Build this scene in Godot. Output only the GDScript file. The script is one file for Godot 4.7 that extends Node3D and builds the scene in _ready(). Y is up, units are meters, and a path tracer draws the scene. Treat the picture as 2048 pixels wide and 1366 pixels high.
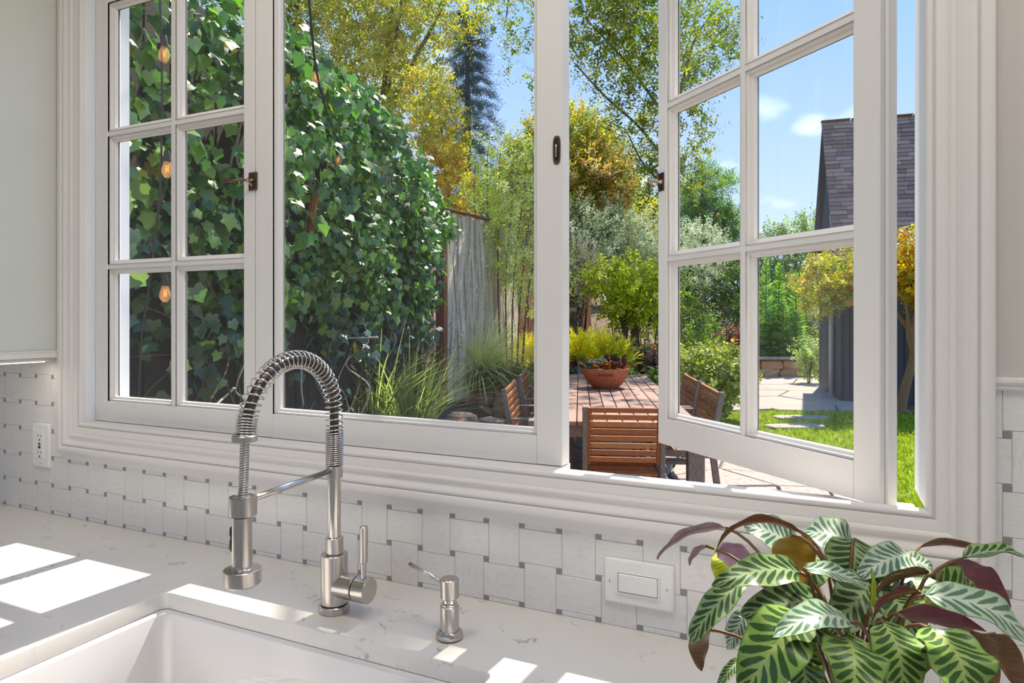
extends Node3D
# A kitchen window above a sink, looking out on a garden.  House axes: the window wall is the plane z = 0, the room is at z > 0, the garden at z < 0.
# The garden is laid out on its own axes (across, along), turned 25 degrees to the house: gp(across, along, height).

const TURN_C := 0.90630779
const TURN_S := 0.42261826
const GROUND := -0.03
var mats := {}
var used := {}
var rng := RandomNumberGenerator.new()
var shared := {}

func _ready() -> void:
	rng.seed = 20250
	var cam := Camera3D.new()
	cam.name = "camera"
	cam.position = Vector3(0, 1.43, 1.1)
	cam.rotation = Vector3(0, deg_to_rad(25.0), 0)
	cam.projection = Camera3D.PROJECTION_FRUSTUM
	cam.near = 0.05
	cam.far = 300.0
	cam.size = 0.05 * 1366.0 / 1350.0
	cam.frustum_offset = Vector2(0, -0.05 * 48.0 / 1350.0)
	add_child(cam)
	cam.current = true
	var env := Environment.new()
	env.background_mode = Environment.BG_SKY
	env.tonemap_mode = Environment.TONE_MAPPER_LINEAR
	env.tonemap_exposure = 1.0
	env.sdfgi_enabled = true
	env.ssao_enabled = true
	env.ssil_enabled = true
	var sky_mat := ProceduralSkyMaterial.new()
	sky_mat.sky_top_color = Color(0.46, 0.68, 0.98)
	sky_mat.sky_horizon_color = Color(0.86, 0.925, 1.0)
	sky_mat.sky_curve = 0.22
	sky_mat.sky_energy_multiplier = 1.12
	sky_mat.ground_bottom_color = Color(0.55, 0.56, 0.50)
	sky_mat.ground_horizon_color = Color(0.75, 0.78, 0.76)
	sky_mat.sky_cover = cloud_cover()
	var sky := Sky.new()
	sky.sky_material = sky_mat
	env.sky = sky
	var world_env := WorldEnvironment.new()
	world_env.name = "world_environment"
	world_env.environment = env
	add_child(world_env)
	var sun := DirectionalLight3D.new()
	sun.name = "sun"
	sun.light_color = Color(1.0, 0.965, 0.90)
	sun.light_energy = 3.0
	sun.light_angular_distance = 0.53
	sun.shadow_enabled = true
	sun.sky_mode = DirectionalLight3D.SKY_MODE_LIGHT_ONLY
	add_child(sun)
	var az := deg_to_rad(4.0)
	var el := deg_to_rad(55.0)
	sun.look_at_from_position(Vector3(sin(az) * cos(el), sin(el), -cos(az) * cos(el)) * 20.0, Vector3.ZERO, Vector3.UP)
	make_materials()
	room()
	unseen_ceiling_lights()
	window_wall()
	backsplash()
	windows()
	counter_and_sink()
	wall_fittings()
	faucet()
	soap_dispenser()
	calathea()
	garden_ground()
	shed()
	patio_furniture()
	ivy_fence()
	garden_walls()
	trees()
	shrubs()
	string_lights()

func cloud_cover() -> ImageTexture:
	# soft fair-weather clouds scattered over the whole sky
	var w := 2048
	var h := 1024
	var im := Image.create(w, h, false, Image.FORMAT_RGBA8)
	im.fill(Color(1, 1, 1, 0))
	var n := FastNoiseLite.new()
	n.seed = 11
	n.frequency = 0.018
	n.fractal_octaves = 5
	var r := RandomNumberGenerator.new()
	r.seed = 6
	var puffs := []
	for i in 70:
		puffs.append(Vector4(r.randf() * w, h * 0.5 - r.randf_range(14, 120), r.randf_range(14, 34), r.randf_range(5, 12)))
	# three small puffs low over the shed roof
	for q in [Vector4(-0.022, 14.6, 13, 9), Vector4(-0.138, 12.0, 8, 5), Vector4(-0.05, 8.9, 16, 6)]:
		puffs.append(Vector4(q.x * w / TAU, h * 0.5 - q.y / 180.0 * h, q.z, q.w))
	for p: Vector4 in puffs:
		for y in range(int(p.y - p.w * 2.6), int(p.y + p.w * 2.0)):
			for x in range(int(p.x - p.z * 2.0), int(p.x + p.z * 2.0)):
				var dx := (x - p.x) / p.z
				var dy := (y - p.y) / p.w
				if dy > 0:
					dy *= 1.6
				var a := 1.0 - sqrt(dx * dx + dy * dy) * 0.85 + n.get_noise_2d(x * 1.6, y * 2.6) * 0.9
				a = clampf(a * 0.9 - 0.35, 0.0, 0.8)
				if a > 0.0 and y > 0 and y < h / 2:
					var xx := posmod(x, w)
					a = maxf(a, im.get_pixel(xx, y).a)
					im.set_pixel(xx, y, Color(1, 1, 1, a * 0.55))
	return ImageTexture.create_from_image(im)

# ---------------------------------------------------------------- naming and adding

func numbered(called: String) -> String:
	var n: int = used.get(called, -1) + 1
	used[called] = n
	return called if n == 0 else "%s_%03d" % [called, n]

func gp(across: float, along: float, y := 0.0) -> Vector3:
	return Vector3(across * TURN_C - along * TURN_S, y, 1.1 - across * TURN_S - along * TURN_C)

func tag(o: Node, label: String, category: String, group := "", kind := "") -> Node:
	o.set_meta("label", label)
	if category != "":
		o.set_meta("category", category)
	if group != "":
		o.set_meta("group", group)
	if kind != "":
		o.set_meta("kind", kind)
	return o

func thing(called: String, label: String, category: String, at := Vector3.ZERO, turn := 0.0, group := "") -> Node3D:
	var o := Node3D.new()
	o.name = numbered(called)
	add_child(o)
	o.position = at
	o.rotation.y = turn
	tag(o, label, category, group)
	return o

func put(called: String, mesh: Mesh, m: Material, parent: Node = null, at := Vector3.ZERO) -> MeshInstance3D:
	var o := MeshInstance3D.new()
	o.mesh = mesh
	if m:
		o.material_override = m
	o.position = at
	if parent == null:
		o.name = numbered(called)
		add_child(o)
	else:
		var key := str(parent.get_instance_id()) + called
		var n: int = used.get(key, -1) + 1
		used[key] = n
		o.name = called if n == 0 else "%s_%03d" % [called, n]
		parent.add_child(o)
	return o

func structure(called: String, label: String, mesh: Mesh, m: Material) -> MeshInstance3D:
	var o := put(called, mesh, m)
	tag(o, label, "", "", "structure")
	return o

func copy_thing(o: Node3D, at: Vector3, turn: float, label := "") -> Node3D:
	var c: Node3D = o.duplicate()
	c.name = numbered(String(o.name))
	add_child(c)
	c.position = at
	c.rotation.y = turn
	if label != "":
		c.set_meta("label", label)
	return c

func many(called: String, mesh: Mesh, m: Material, where: Array, tints: Array, parent: Node, stuff := true) -> MultiMeshInstance3D:
	var mm := MultiMesh.new()
	mm.transform_format = MultiMesh.TRANSFORM_3D
	mm.use_colors = true
	mm.mesh = mesh
	mm.instance_count = where.size()
	var buf := PackedFloat32Array()
	buf.resize(where.size() * 16)
	for i in where.size():
		var t: Transform3D = where[i]
		var c: Color = tints[i]
		var k := i * 16
		buf[k] = t.basis.x.x; buf[k + 1] = t.basis.y.x; buf[k + 2] = t.basis.z.x; buf[k + 3] = t.origin.x
		buf[k + 4] = t.basis.x.y; buf[k + 5] = t.basis.y.y; buf[k + 6] = t.basis.z.y; buf[k + 7] = t.origin.y
		buf[k + 8] = t.basis.x.z; buf[k + 9] = t.basis.y.z; buf[k + 10] = t.basis.z.z; buf[k + 11] = t.origin.z
		buf[k + 12] = c.r; buf[k + 13] = c.g; buf[k + 14] = c.b; buf[k + 15] = 1.0
	mm.buffer = buf
	if mm.buffer.size() == 0:
		for i in where.size():
			mm.set_instance_transform(i, where[i])
			mm.set_instance_color(i, tints[i])
	var o := MultiMeshInstance3D.new()
	o.multimesh = mm
	o.material_override = m
	if parent == null:
		o.name = numbered(called)
		add_child(o)
	else:
		var key := str(parent.get_instance_id()) + called
		var n: int = used.get(key, -1) + 1
		used[key] = n
		o.name = called if n == 0 else "%s_%03d" % [called, n]
		parent.add_child(o)
	if stuff:
		o.set_meta("kind", "stuff")
	return o

# ---------------------------------------------------------------- mesh helpers (points are given counter-clockwise seen from outside)

func flat() -> SurfaceTool:
	var st := SurfaceTool.new()
	st.begin(Mesh.PRIMITIVE_TRIANGLES)
	st.set_smooth_group(-1)
	return st

func smooth() -> SurfaceTool:
	var st := SurfaceTool.new()
	st.begin(Mesh.PRIMITIVE_TRIANGLES)
	st.set_smooth_group(1)
	return st

func done(st: SurfaceTool) -> ArrayMesh:
	st.generate_normals()
	return st.commit()

func tri(st: SurfaceTool, a: Vector3, b: Vector3, c: Vector3) -> void:
	st.add_vertex(a)
	st.add_vertex(c)
	st.add_vertex(b)

func quad(st: SurfaceTool, a: Vector3, b: Vector3, c: Vector3, d: Vector3) -> void:
	tri(st, a, b, c)
	tri(st, a, c, d)

func facing(st: SurfaceTool, pts: Array, away_from: Vector3) -> void:
	var n: Vector3 = (pts[1] - pts[0]).cross(pts[2] - pts[0])
	var mid := Vector3.ZERO
	for p: Vector3 in pts:
		mid += p
	mid /= pts.size()
	var turned: bool = n.dot(mid - away_from) < 0.0
	for i in range(1, pts.size() - 1):
		if turned:
			tri(st, pts[0], pts[i + 1], pts[i])
		else:
			tri(st, pts[0], pts[i], pts[i + 1])

func box(st: SurfaceTool, at: Vector3, size: Vector3, bevel := 0.0, turn := Basis.IDENTITY) -> void:
	var h := size * 0.5
	var b := minf(bevel, minf(h.x, minf(h.y, h.z)) * 0.9)
	var v := {}
	for sx in [-1, 1]:
		for sy in [-1, 1]:
			for sz in [-1, 1]:
				v[[sx, sy, sz, 0]] = at + turn * Vector3(sx * h.x, sy * (h.y - b), sz * (h.z - b))
				v[[sx, sy, sz, 1]] = at + turn * Vector3(sx * (h.x - b), sy * h.y, sz * (h.z - b))
				v[[sx, sy, sz, 2]] = at + turn * Vector3(sx * (h.x - b), sy * (h.y - b), sz * h.z)
	for s in [-1, 1]:
		facing(st, [v[[s, -1, -1, 0]], v[[s, 1, -1, 0]], v[[s, 1, 1, 0]], v[[s, -1, 1, 0]]], at)
		facing(st, [v[[-1, s, -1, 1]], v[[1, s, -1, 1]], v[[1, s, 1, 1]], v[[-1, s, 1, 1]]], at)
		facing(st, [v[[-1, -1, s, 2]], v[[1, -1, s, 2]], v[[1, 1, s, 2]], v[[-1, 1, s, 2]]], at)
	if b <= 0.0:
		return
	for s in [-1, 1]:
		for t in [-1, 1]:
			facing(st, [v[[s, t, -1, 0]], v[[s, t, 1, 0]], v[[s, t, 1, 1]], v[[s, t, -1, 1]]], at)
			facing(st, [v[[s, -1, t, 0]], v[[s, 1, t, 0]], v[[s, 1, t, 2]], v[[s, -1, t, 2]]], at)
			facing(st, [v[[-1, s, t, 1]], v[[1, s, t, 1]], v[[1, s, t, 2]], v[[-1, s, t, 2]]], at)
			for q in [-1, 1]:
				facing(st, [v[[s, t, q, 0]], v[[s, t, q, 1]], v[[s, t, q, 2]]], at)

func box_mesh(size: Vector3, bevel := 0.0) -> ArrayMesh:
	var key := "box%s%s" % [size, bevel]
	if not shared.has(key):
		var st := flat()
		box(st, Vector3.ZERO, size, bevel)
		shared[key] = done(st)
	return shared[key]

func bar(st: SurfaceTool, a: Vector3, b: Vector3, wide: float, deep: float, up := Vector3.UP, bevel := 0.0) -> void:
	var z := (b - a).normalized()
	var x := up.cross(z)
	x = x.normalized() if x.length() > 0.01 else Vector3.RIGHT
	box(st, (a + b) * 0.5, Vector3(wide, deep, a.distance_to(b)), bevel, Basis(x, z.cross(x), z))

func tube(st: SurfaceTool, path: Array, radius, sides := 8, caps := true) -> void:
	var n := path.size()
	var t0: Vector3 = (path[1] - path[0]).normalized()
	var side := t0.cross(Vector3.UP)
	if side.length() < 0.05:
		side = t0.cross(Vector3.RIGHT)
	side = side.normalized()
	var rings := []
	for i in n:
		var t: Vector3 = (path[mini(i + 1, n - 1)] - path[maxi(i - 1, 0)]).normalized()
		side = (side - t * side.dot(t)).normalized()
		var other := t.cross(side)
		var r: float = radius[i] if radius is Array else radius
		var ring := []
		for k in sides:
			var ang := TAU * k / sides
			ring.append(path[i] + (side * cos(ang) + other * sin(ang)) * r)
		rings.append(ring)
	for i in n - 1:
		for k in sides:
			var k2 := (k + 1) % sides
			quad(st, rings[i][k], rings[i][k2], rings[i + 1][k2], rings[i + 1][k])
	if caps:
		for k in range(1, sides - 1):
			tri(st, rings[0][0], rings[0][k + 1], rings[0][k])
			tri(st, rings[n - 1][0], rings[n - 1][k], rings[n - 1][k + 1])

func lathe(st: SurfaceTool, profile: Array, segs := 24, xf := Transform3D.IDENTITY) -> void:
	# profile: Vector2(radius, height) from the bottom up along the outside; sharp corners keep their edge
	var g := 2
	for i in profile.size() - 1:
		if i > 0:
			var a: Vector2 = (profile[i] - profile[i - 1]).normalized()
			var b: Vector2 = (profile[i + 1] - profile[i]).normalized()
			if a.dot(b) < 0.86:
				g += 1
		st.set_smooth_group(g)
		var p: Vector2 = profile[i]
		var q: Vector2 = profile[i + 1]
		for k in segs:
			var c1 := Vector2(cos(TAU * k / segs), sin(TAU * k / segs))
			var c2 := Vector2(cos(TAU * (k + 1) / segs), sin(TAU * (k + 1) / segs))
			var a1 := xf * Vector3(p.x * c1.x, p.y, p.x * c1.y)
			var a2 := xf * Vector3(p.x * c2.x, p.y, p.x * c2.y)
			var b1 := xf * Vector3(q.x * c1.x, q.y, q.x * c1.y)
			var b2 := xf * Vector3(q.x * c2.x, q.y, q.x * c2.y)
			if q.x > 1e-6:
				tri(st, a1, b1, b2)
			if p.x > 1e-6:
				tri(st, a1, b2, a2)

func lathed(profile: Array, segs := 24, xf := Transform3D.IDENTITY) -> ArrayMesh:
	var st := smooth()
	lathe(st, profile, segs, xf)
	return done(st)

func tubed(path: Array, radius, sides := 8) -> ArrayMesh:
	var st := smooth()
	tube(st, path, radius, sides)
	return done(st)

func curve_points(pts: Array, per := 8) -> Array:
	# Catmull-Rom through the points
	var out := []
	for i in pts.size() - 1:
		var p0: Vector3 = pts[maxi(i - 1, 0)]
		var p1: Vector3 = pts[i]
		var p2: Vector3 = pts[i + 1]
		var p3: Vector3 = pts[mini(i + 2, pts.size() - 1)]
		for k in per:
			out.append(p1.cubic_interpolate(p2, p0, p3, float(k) / per))
	out.append(pts[-1])
	return out

func y_axis_to(dir: Vector3) -> Basis:
	var y := dir.normalized()
	var x := y.cross(Vector3.FORWARD if absf(y.z) < 0.9 else Vector3.RIGHT).normalized()
	return Basis(x, y, x.cross(y))

func rand_dir() -> Vector3:
	var z := rng.randf_range(-1, 1)
	var a := rng.randf() * TAU
	var r := sqrt(1 - z * z)
	return Vector3(r * cos(a), z, r * sin(a))

# ---------------------------------------------------------------- materials

func lin(hex: String) -> Color:
	return Color(hex).srgb_to_linear()

func plain(called: String, hex: String, rough := 0.6, metal := 0.0, spec := 0.5) -> StandardMaterial3D:
	var m := StandardMaterial3D.new()
	m.resource_name = called
	m.albedo_color = Color(hex)
	m.roughness = rough
	m.metallic = metal
	m.metallic_specular = spec
	mats[called] = m
	return m

func noisy(called: String, stops: Array, freq: float, scale: Vector3, rough := 0.6, bump := 0.0, octaves := 4, kind := FastNoiseLite.TYPE_SIMPLEX_SMOOTH, in_world := true, size := 512) -> StandardMaterial3D:
	# stops: [offset, "hex", offset, "hex" ...]
	var n := FastNoiseLite.new()
	n.seed = 3 + mats.size()
	n.noise_type = kind
	n.frequency = freq
	n.fractal_octaves = octaves
	var g := Gradient.new()
	var offs := PackedFloat32Array()
	var cols := PackedColorArray()
	for i in range(0, stops.size(), 2):
		offs.append(stops[i])
		cols.append(Color(stops[i + 1]))
	g.offsets = offs
	g.colors = cols
	var t := NoiseTexture2D.new()
	t.width = size
	t.height = size
	t.seamless = true
	t.noise = n
	t.color_ramp = g
	var m := plain(called, "ffffff", rough)
	m.albedo_texture = t
	m.uv1_triplanar = true
	m.uv1_world_triplanar = in_world
	m.uv1_scale = scale
	if bump > 0.0:
		var t2 := NoiseTexture2D.new()
		t2.width = size
		t2.height = size
		t2.seamless = true
		t2.noise = n
		m.heightmap_enabled = true
		m.heightmap_texture = t2
		m.heightmap_scale = bump
	return m

func leafy(called: String, rough := 0.45, through := Color(0.95, 1.0, 0.45), spec := 0.4) -> StandardMaterial3D:
	var m := plain(called, "ffffff", rough, 0.0, spec)
	m.vertex_color_use_as_albedo = true
	m.backlight_enabled = true
	m.backlight = through
	m.cull_mode = BaseMaterial3D.CULL_DISABLED
	return m

func make_materials() -> void:
	plain("trim_paint", "e3deda", 0.55, 0.0, 0.35)
	plain("sash_paint", "e3dfdb", 0.55, 0.0, 0.35)
	plain("wall_paint", "cdc6bf", 0.7)
	plain("ceiling_paint", "f2f0ec", 0.8)
	plain("cabinet_paint", "d0d2cb", 0.42)
	plain("outside_paint", "e6eaf0", 0.5)
	plain("plastic", "eceae6", 0.22)
	plain("plastic_grey", "c9c7c3", 0.3)
	plain("red_button", "8c3b30", 0.4)
	plain("black", "17150f", 0.45)
	plain("dark_slot", "2b2723", 0.7)
	plain("grout", "dcd7d2", 0.85)
	var cer := plain("ceramic", "dddcde", 0.10)
	cer.clearcoat_enabled = true
	cer.clearcoat = 1.0
	cer.clearcoat_roughness = 0.02
	var s := plain("steel", "c4bfba", 0.24, 1.0)
	s.anisotropy_enabled = false
	plain("steel_bright", "d2cdc9", 0.13, 1.0)
	plain("steel_dark", "5e5954", 0.35, 1.0)
	plain("bronze", "6b5a4e", 0.3, 0.9)
	plain("bronze_light", "b5a08e", 0.25, 1.0)
	noisy("dot_stone", [0.0, "7d7975", 1.0, "a5a19c"], 0.05, Vector3.ONE * 14, 0.35)
	noisy("marble_across", [0.0, "ddd8d3", 0.45, "e6e3df", 0.6, "e4e0dc", 1.0, "d8d2cc"], 0.012, Vector3(3, 40, 3), 0.2, 0.0, 4)
	noisy("marble_upright", [0.0, "dbd6d1", 0.4, "e5e2de", 0.62, "e2deda", 1.0, "d5cfc9"], 0.012, Vector3(40, 3, 40), 0.2, 0.0, 4)
	noisy("marble_plain", [0.0, "dfdad6", 0.5, "e6e2df", 1.0, "dcd7d2"], 0.01, Vector3(5, 9, 5), 0.2)
	var glass := plain("glass", "ffffff", 0.0)
	glass.metallic_specular = 0.30
	glass.albedo_color = Color(1, 1, 1, 0.02)
	glass.transparency = BaseMaterial3D.TRANSPARENCY_ALPHA
	quartz()
	# outdoors
	noisy("flagstone", [0.0, "837970", 0.4, "a09489", 0.65, "ada196", 1.0, "918478"], 0.02, Vector3.ONE * 1.6, 0.85, 0.6, 5)
	noisy("flagstone_pink", [0.0, "8a786f", 0.4, "a8948a", 0.7, "b3a095", 1.0, "917d73"], 0.02, Vector3.ONE * 1.3, 0.85, 0.6, 5)
	noisy("joint_soil", [0.0, "5a4d3e", 0.5, "7b6c5b", 1.0, "8d806e"], 0.05, Vector3.ONE * 2.0, 0.95)
	noisy("soil", [0.0, "55412f", 0.45, "7c614c", 0.7, "8f735d", 1.0, "ad8d74"], 0.09, Vector3.ONE * 2.2, 0.95, 1.5, 5)
	noisy("mulch", [0.0, "6a4a3c", 0.45, "a07a66", 0.7, "bd9a86", 1.0, "d6b8a6"], 0.16, Vector3.ONE * 3.0, 0.95, 2.0, 5)
	noisy("lawn_soil", [0.0, "4c5c1e", 0.5, "6c8328", 1.0, "8aa038"], 0.08, Vector3.ONE * 1.5, 0.95)
	for i in 4:
		var tones: Array = [["96704f", "c99c72", "e4ba92"], ["a5805e", "d2ac86", "ecc9a6"], ["86654d", "b8906e", "d8b08c"], ["ac8560", "dab48c", "f0d2b0"]][i]
		noisy("rock_%d" % i, [0.0, tones[0], 0.5, tones[1], 1.0, tones[2]], 0.03, Vector3.ONE * 3.0, 0.9, 1.2, 5)
	noisy("boulder", [0.0, "77736f", 0.5, "9c9894", 1.0, "b9b4ae"], 0.03, Vector3.ONE * 2.0, 0.9, 1.0)
	for i in 3:
		var tones: Array = [["824619", "a55f2c", "bd7a42"], ["733b16", "985224", "b26c38"], ["8d5528", "af703b", "c58a56"]][i]
		noisy("teak_%d" % i, [0.0, tones[0], 0.5, tones[1], 1.0, tones[2]], 0.02, Vector3(2, 16, 16), 0.5, 0.0, 4, FastNoiseLite.TYPE_SIMPLEX_SMOOTH, false)
	for i in 3:
		var tones: Array = [["7a5548", "987060", "aa8373"], ["835e50", "a17967", "b38d7c"], ["714c3f", "8f6858", "a37b6b"]][i]
		noisy("table_plank_%d" % i, [0.0, tones[0], 0.5, tones[1], 1.0, tones[2]], 0.02, Vector3(14, 14, 1.2), 0.55, 0.0, 4, FastNoiseLite.TYPE_SIMPLEX_SMOOTH, false)
	noisy("grey_wood", [0.0, "5d5149", 0.5, "7b6d63", 1.0, "978a7f"], 0.02, Vector3(12, 2, 12), 0.65, 0.0, 4, FastNoiseLite.TYPE_SIMPLEX_SMOOTH, false)
	for i in 3:
		var tones: Array = [["a08c74", "dcc6a8", "f8e8ce"], ["aa967c", "e6d0b2", "fcf0da"], ["917d66", "ccb698", "efdcc0"]][i]
		noisy("stake_%d" % i, [0.0, tones[0], 0.35, tones[1], 0.6, tones[2], 1.0, tones[1]], 0.03, Vector3(10, 1.2, 10), 0.85, 1.2, 4, FastNoiseLite.TYPE_SIMPLEX_SMOOTH, false)
	noisy("brown_post", [0.0, "5c2e1a", 0.5, "7d4527", 1.0, "9a5c38"], 0.02, Vector3(12, 2, 12), 0.75)
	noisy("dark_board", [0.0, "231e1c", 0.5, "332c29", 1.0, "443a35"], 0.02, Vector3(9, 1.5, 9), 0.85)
	noisy("terracotta", [0.0, "a3552f", 0.5, "bd7044", 1.0, "cf8a5e"], 0.02, Vector3.ONE * 3.0, 0.8)
	for i in 4:
		var tones: Array = [["8d7064", "ab8d80"], ["9a7b6f", "ba9b8e"], ["80655b", "9e8176"], ["a38476", "c3a494"]][i]
		noisy("shingle_%d" % i, [0.0, tones[0], 1.0, tones[1]], 0.05, Vector3(2.5, 2.5, 2.5), 0.9, 0.0)
	plain("siding", "4b4f59", 0.7)
	plain("siding_front", "45444a", 0.7)
	plain("downspout", "b9bfc9", 0.5)
	noisy("bark", [0.0, "43362c", 0.5, "6b5a4b", 1.0, "8f7c6a"], 0.03, Vector3(6, 2, 6), 0.95, 1.0)
	noisy("maple_bark", [0.0, "6b4d33", 0.5, "94714d", 1.0, "b6946c"], 0.03, Vector3(8, 2.5, 8), 0.9, 1.0)
	plain("stem_green", "5f7433", 0.6)
	plain("twig", "8f7f6c", 0.85)
	plain("twig_dark", "5a4636", 0.85)
	plain("vine_pale", "b6a896", 0.8)
	plain("stub_bark", "8a4f25", 0.85)
	plain("cable", "1c1f22", 0.55)
	leafy("leaf")
	leafy("leaf_shiny", 0.34, Color(0.8, 1.0, 0.40), 0.68)
	leafy("leaf_dull", 0.75, Color(0.6, 0.65, 0.3), 0.25)
	leafy("leaf_silver", 0.6, Color(0.85, 0.9, 0.72), 0.3)
	leafy("needle", 0.7, Color(0.3, 0.4, 0.2), 0.25)
	leafy("blade", 0.4, Color(0.95, 1.0, 0.66), 0.4)

func quartz() -> void:
	# white slab with thin broken grey veins
	var s := 1024
	var im := Image.create(s, s, false, Image.FORMAT_RGB8)
	var n := FastNoiseLite.new()
	n.seed = 41
	n.frequency = 0.0035
	n.fractal_octaves = 5
	n.domain_warp_enabled = true
	n.domain_warp_amplitude = 60.0
	n.domain_warp_frequency = 0.006
	var n2 := FastNoiseLite.new()
	n2.seed = 8
	n2.frequency = 0.011
	n2.fractal_octaves = 3
	for y in s:
		for x in s:
			var fx := 1.0 if x < s - 128 else (s - x) / 128.0
			var v := absf(lerpf(n.get_noise_2d(x - s, y), n.get_noise_2d(x, y), fx))
			var mask := clampf((n2.get_noise_2d(x, y) - 0.02) * 5.0, 0.0, 1.0)
			var line := clampf(1.0 - v * 70.0, 0.0, 1.0) * mask
			var base := 0.865 + n2.get_noise_2d(x * 0.3, y * 0.3) * 0.012
			var c := base - 0.27 * line
			im.set_pixel(x, y, Color(c, c * 0.985, c * 0.965))
	var m := plain("quartz", "ffffff", 0.16)
	m.albedo_texture = ImageTexture.create_from_image(im)
	m.uv1_triplanar = true
	m.uv1_world_triplanar = true
	m.uv1_scale = Vector3(1.25, 1.25, 1.25)

# ---------------------------------------------------------------- the room

const WIN_L := -1.72
const WIN_R := 0.125
const WIN_B := 1.162
const WIN_T := 2.30
const COUNTER := 0.915
const ROOM_L := -2.60
const ROOM_R := 1.60
const ROOM_H := 2.70
const ROOM_Z := 3.60

func slab(a: Vector3, b: Vector3) -> ArrayMesh:
	var st := flat()
	box(st, (a + b) * 0.5, (b - a).abs())
	return done(st)

func room() -> void:
	structure("floor", "kitchen floor", slab(Vector3(ROOM_L - 0.15, -0.12, -0.13), Vector3(ROOM_R + 0.15, 0, ROOM_Z + 0.15)), noisy("oak_floor", [0.0, "bba387", 1.0, "d3bda0"], 0.02, Vector3(2, 2, 12), 0.4))
	structure("ceiling", "white kitchen ceiling", slab(Vector3(ROOM_L - 0.15, ROOM_H, -0.13), Vector3(ROOM_R + 0.15, ROOM_H + 0.15, ROOM_Z + 0.15)), mats.ceiling_paint)
	structure("wall_west", "side wall of the kitchen", slab(Vector3(ROOM_L - 0.15, 0, -0.13), Vector3(ROOM_L, ROOM_H, ROOM_Z + 0.15)), mats.ceiling_paint)
	structure("wall_east", "side wall of the kitchen", slab(Vector3(ROOM_R, 0, -0.13), Vector3(ROOM_R + 0.15, ROOM_H, ROOM_Z + 0.15)), mats.ceiling_paint)
	# unseen wall behind, opened wide so that daylight brightens the room
	var st := flat()
	box(st, Vector3(-2.5, ROOM_H / 2, ROOM_Z + 0.07), Vector3(0.2, ROOM_H, 0.14))
	box(st, Vector3(1.5, ROOM_H / 2, ROOM_Z + 0.07), Vector3(0.2, ROOM_H, 0.14))
	box(st, Vector3(-0.5, 2.63, ROOM_Z + 0.07), Vector3(3.8, 0.14, 0.14))
	box(st, Vector3(-0.5, 0.05, ROOM_Z + 0.07), Vector3(3.8, 0.10, 0.14))
	structure("wall_south", "unseen wall behind with a wide opening that lets daylight into the room", done(st), mats.ceiling_paint)

func unseen_ceiling_lights() -> void:
	var spots := [Vector2(-0.95, 0.66), Vector2(0.0, 0.66), Vector2(0.95, 0.66)]  # out of view, placed to light the window wall and counter
	var lens := plain("lamp_lens", "fff8ee", 0.5)
	lens.emission_enabled = true
	lens.emission = Color(1.0, 0.95, 0.88)
	lens.emission_energy_multiplier = 0.8
	for p: Vector2 in spots:
		var t := thing("unseen_ceiling_light", ["unseen flat square ceiling lamp above the faucet, lighting the room", "unseen flat square ceiling lamp above the potted plant, lighting the room", "unseen flat square ceiling lamp farthest right, lighting the room beyond the window casing"][spots.find(p)], "lamp", Vector3(p.x, ROOM_H, p.y), 0.0, "unseen ceiling lamps")
		var st := flat()
		box(st, Vector3(0, -0.012, 0), Vector3(0.52, 0.024, 0.52), 0.006)
		put("housing", done(st), mats.plastic, t)
		put("lens", slab(Vector3(-0.23, -0.028, -0.23), Vector3(0.23, -0.024, 0.23)), lens, t)
		var l := AreaLight3D.new()
		l.name = "lamp"
		l.area_size = Vector2(0.46, 0.46)
		l.light_color = Color(1.0, 0.98, 0.955)
		l.light_energy = 0.54
		l.area_range = 12.0
		l.area_attenuation = 2.0
		l.shadow_enabled = true
		l.position = Vector3(0, -0.034, 0)
		l.rotation = Vector3(-PI / 2, 0, 0)
		t.add_child(l)

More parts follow.
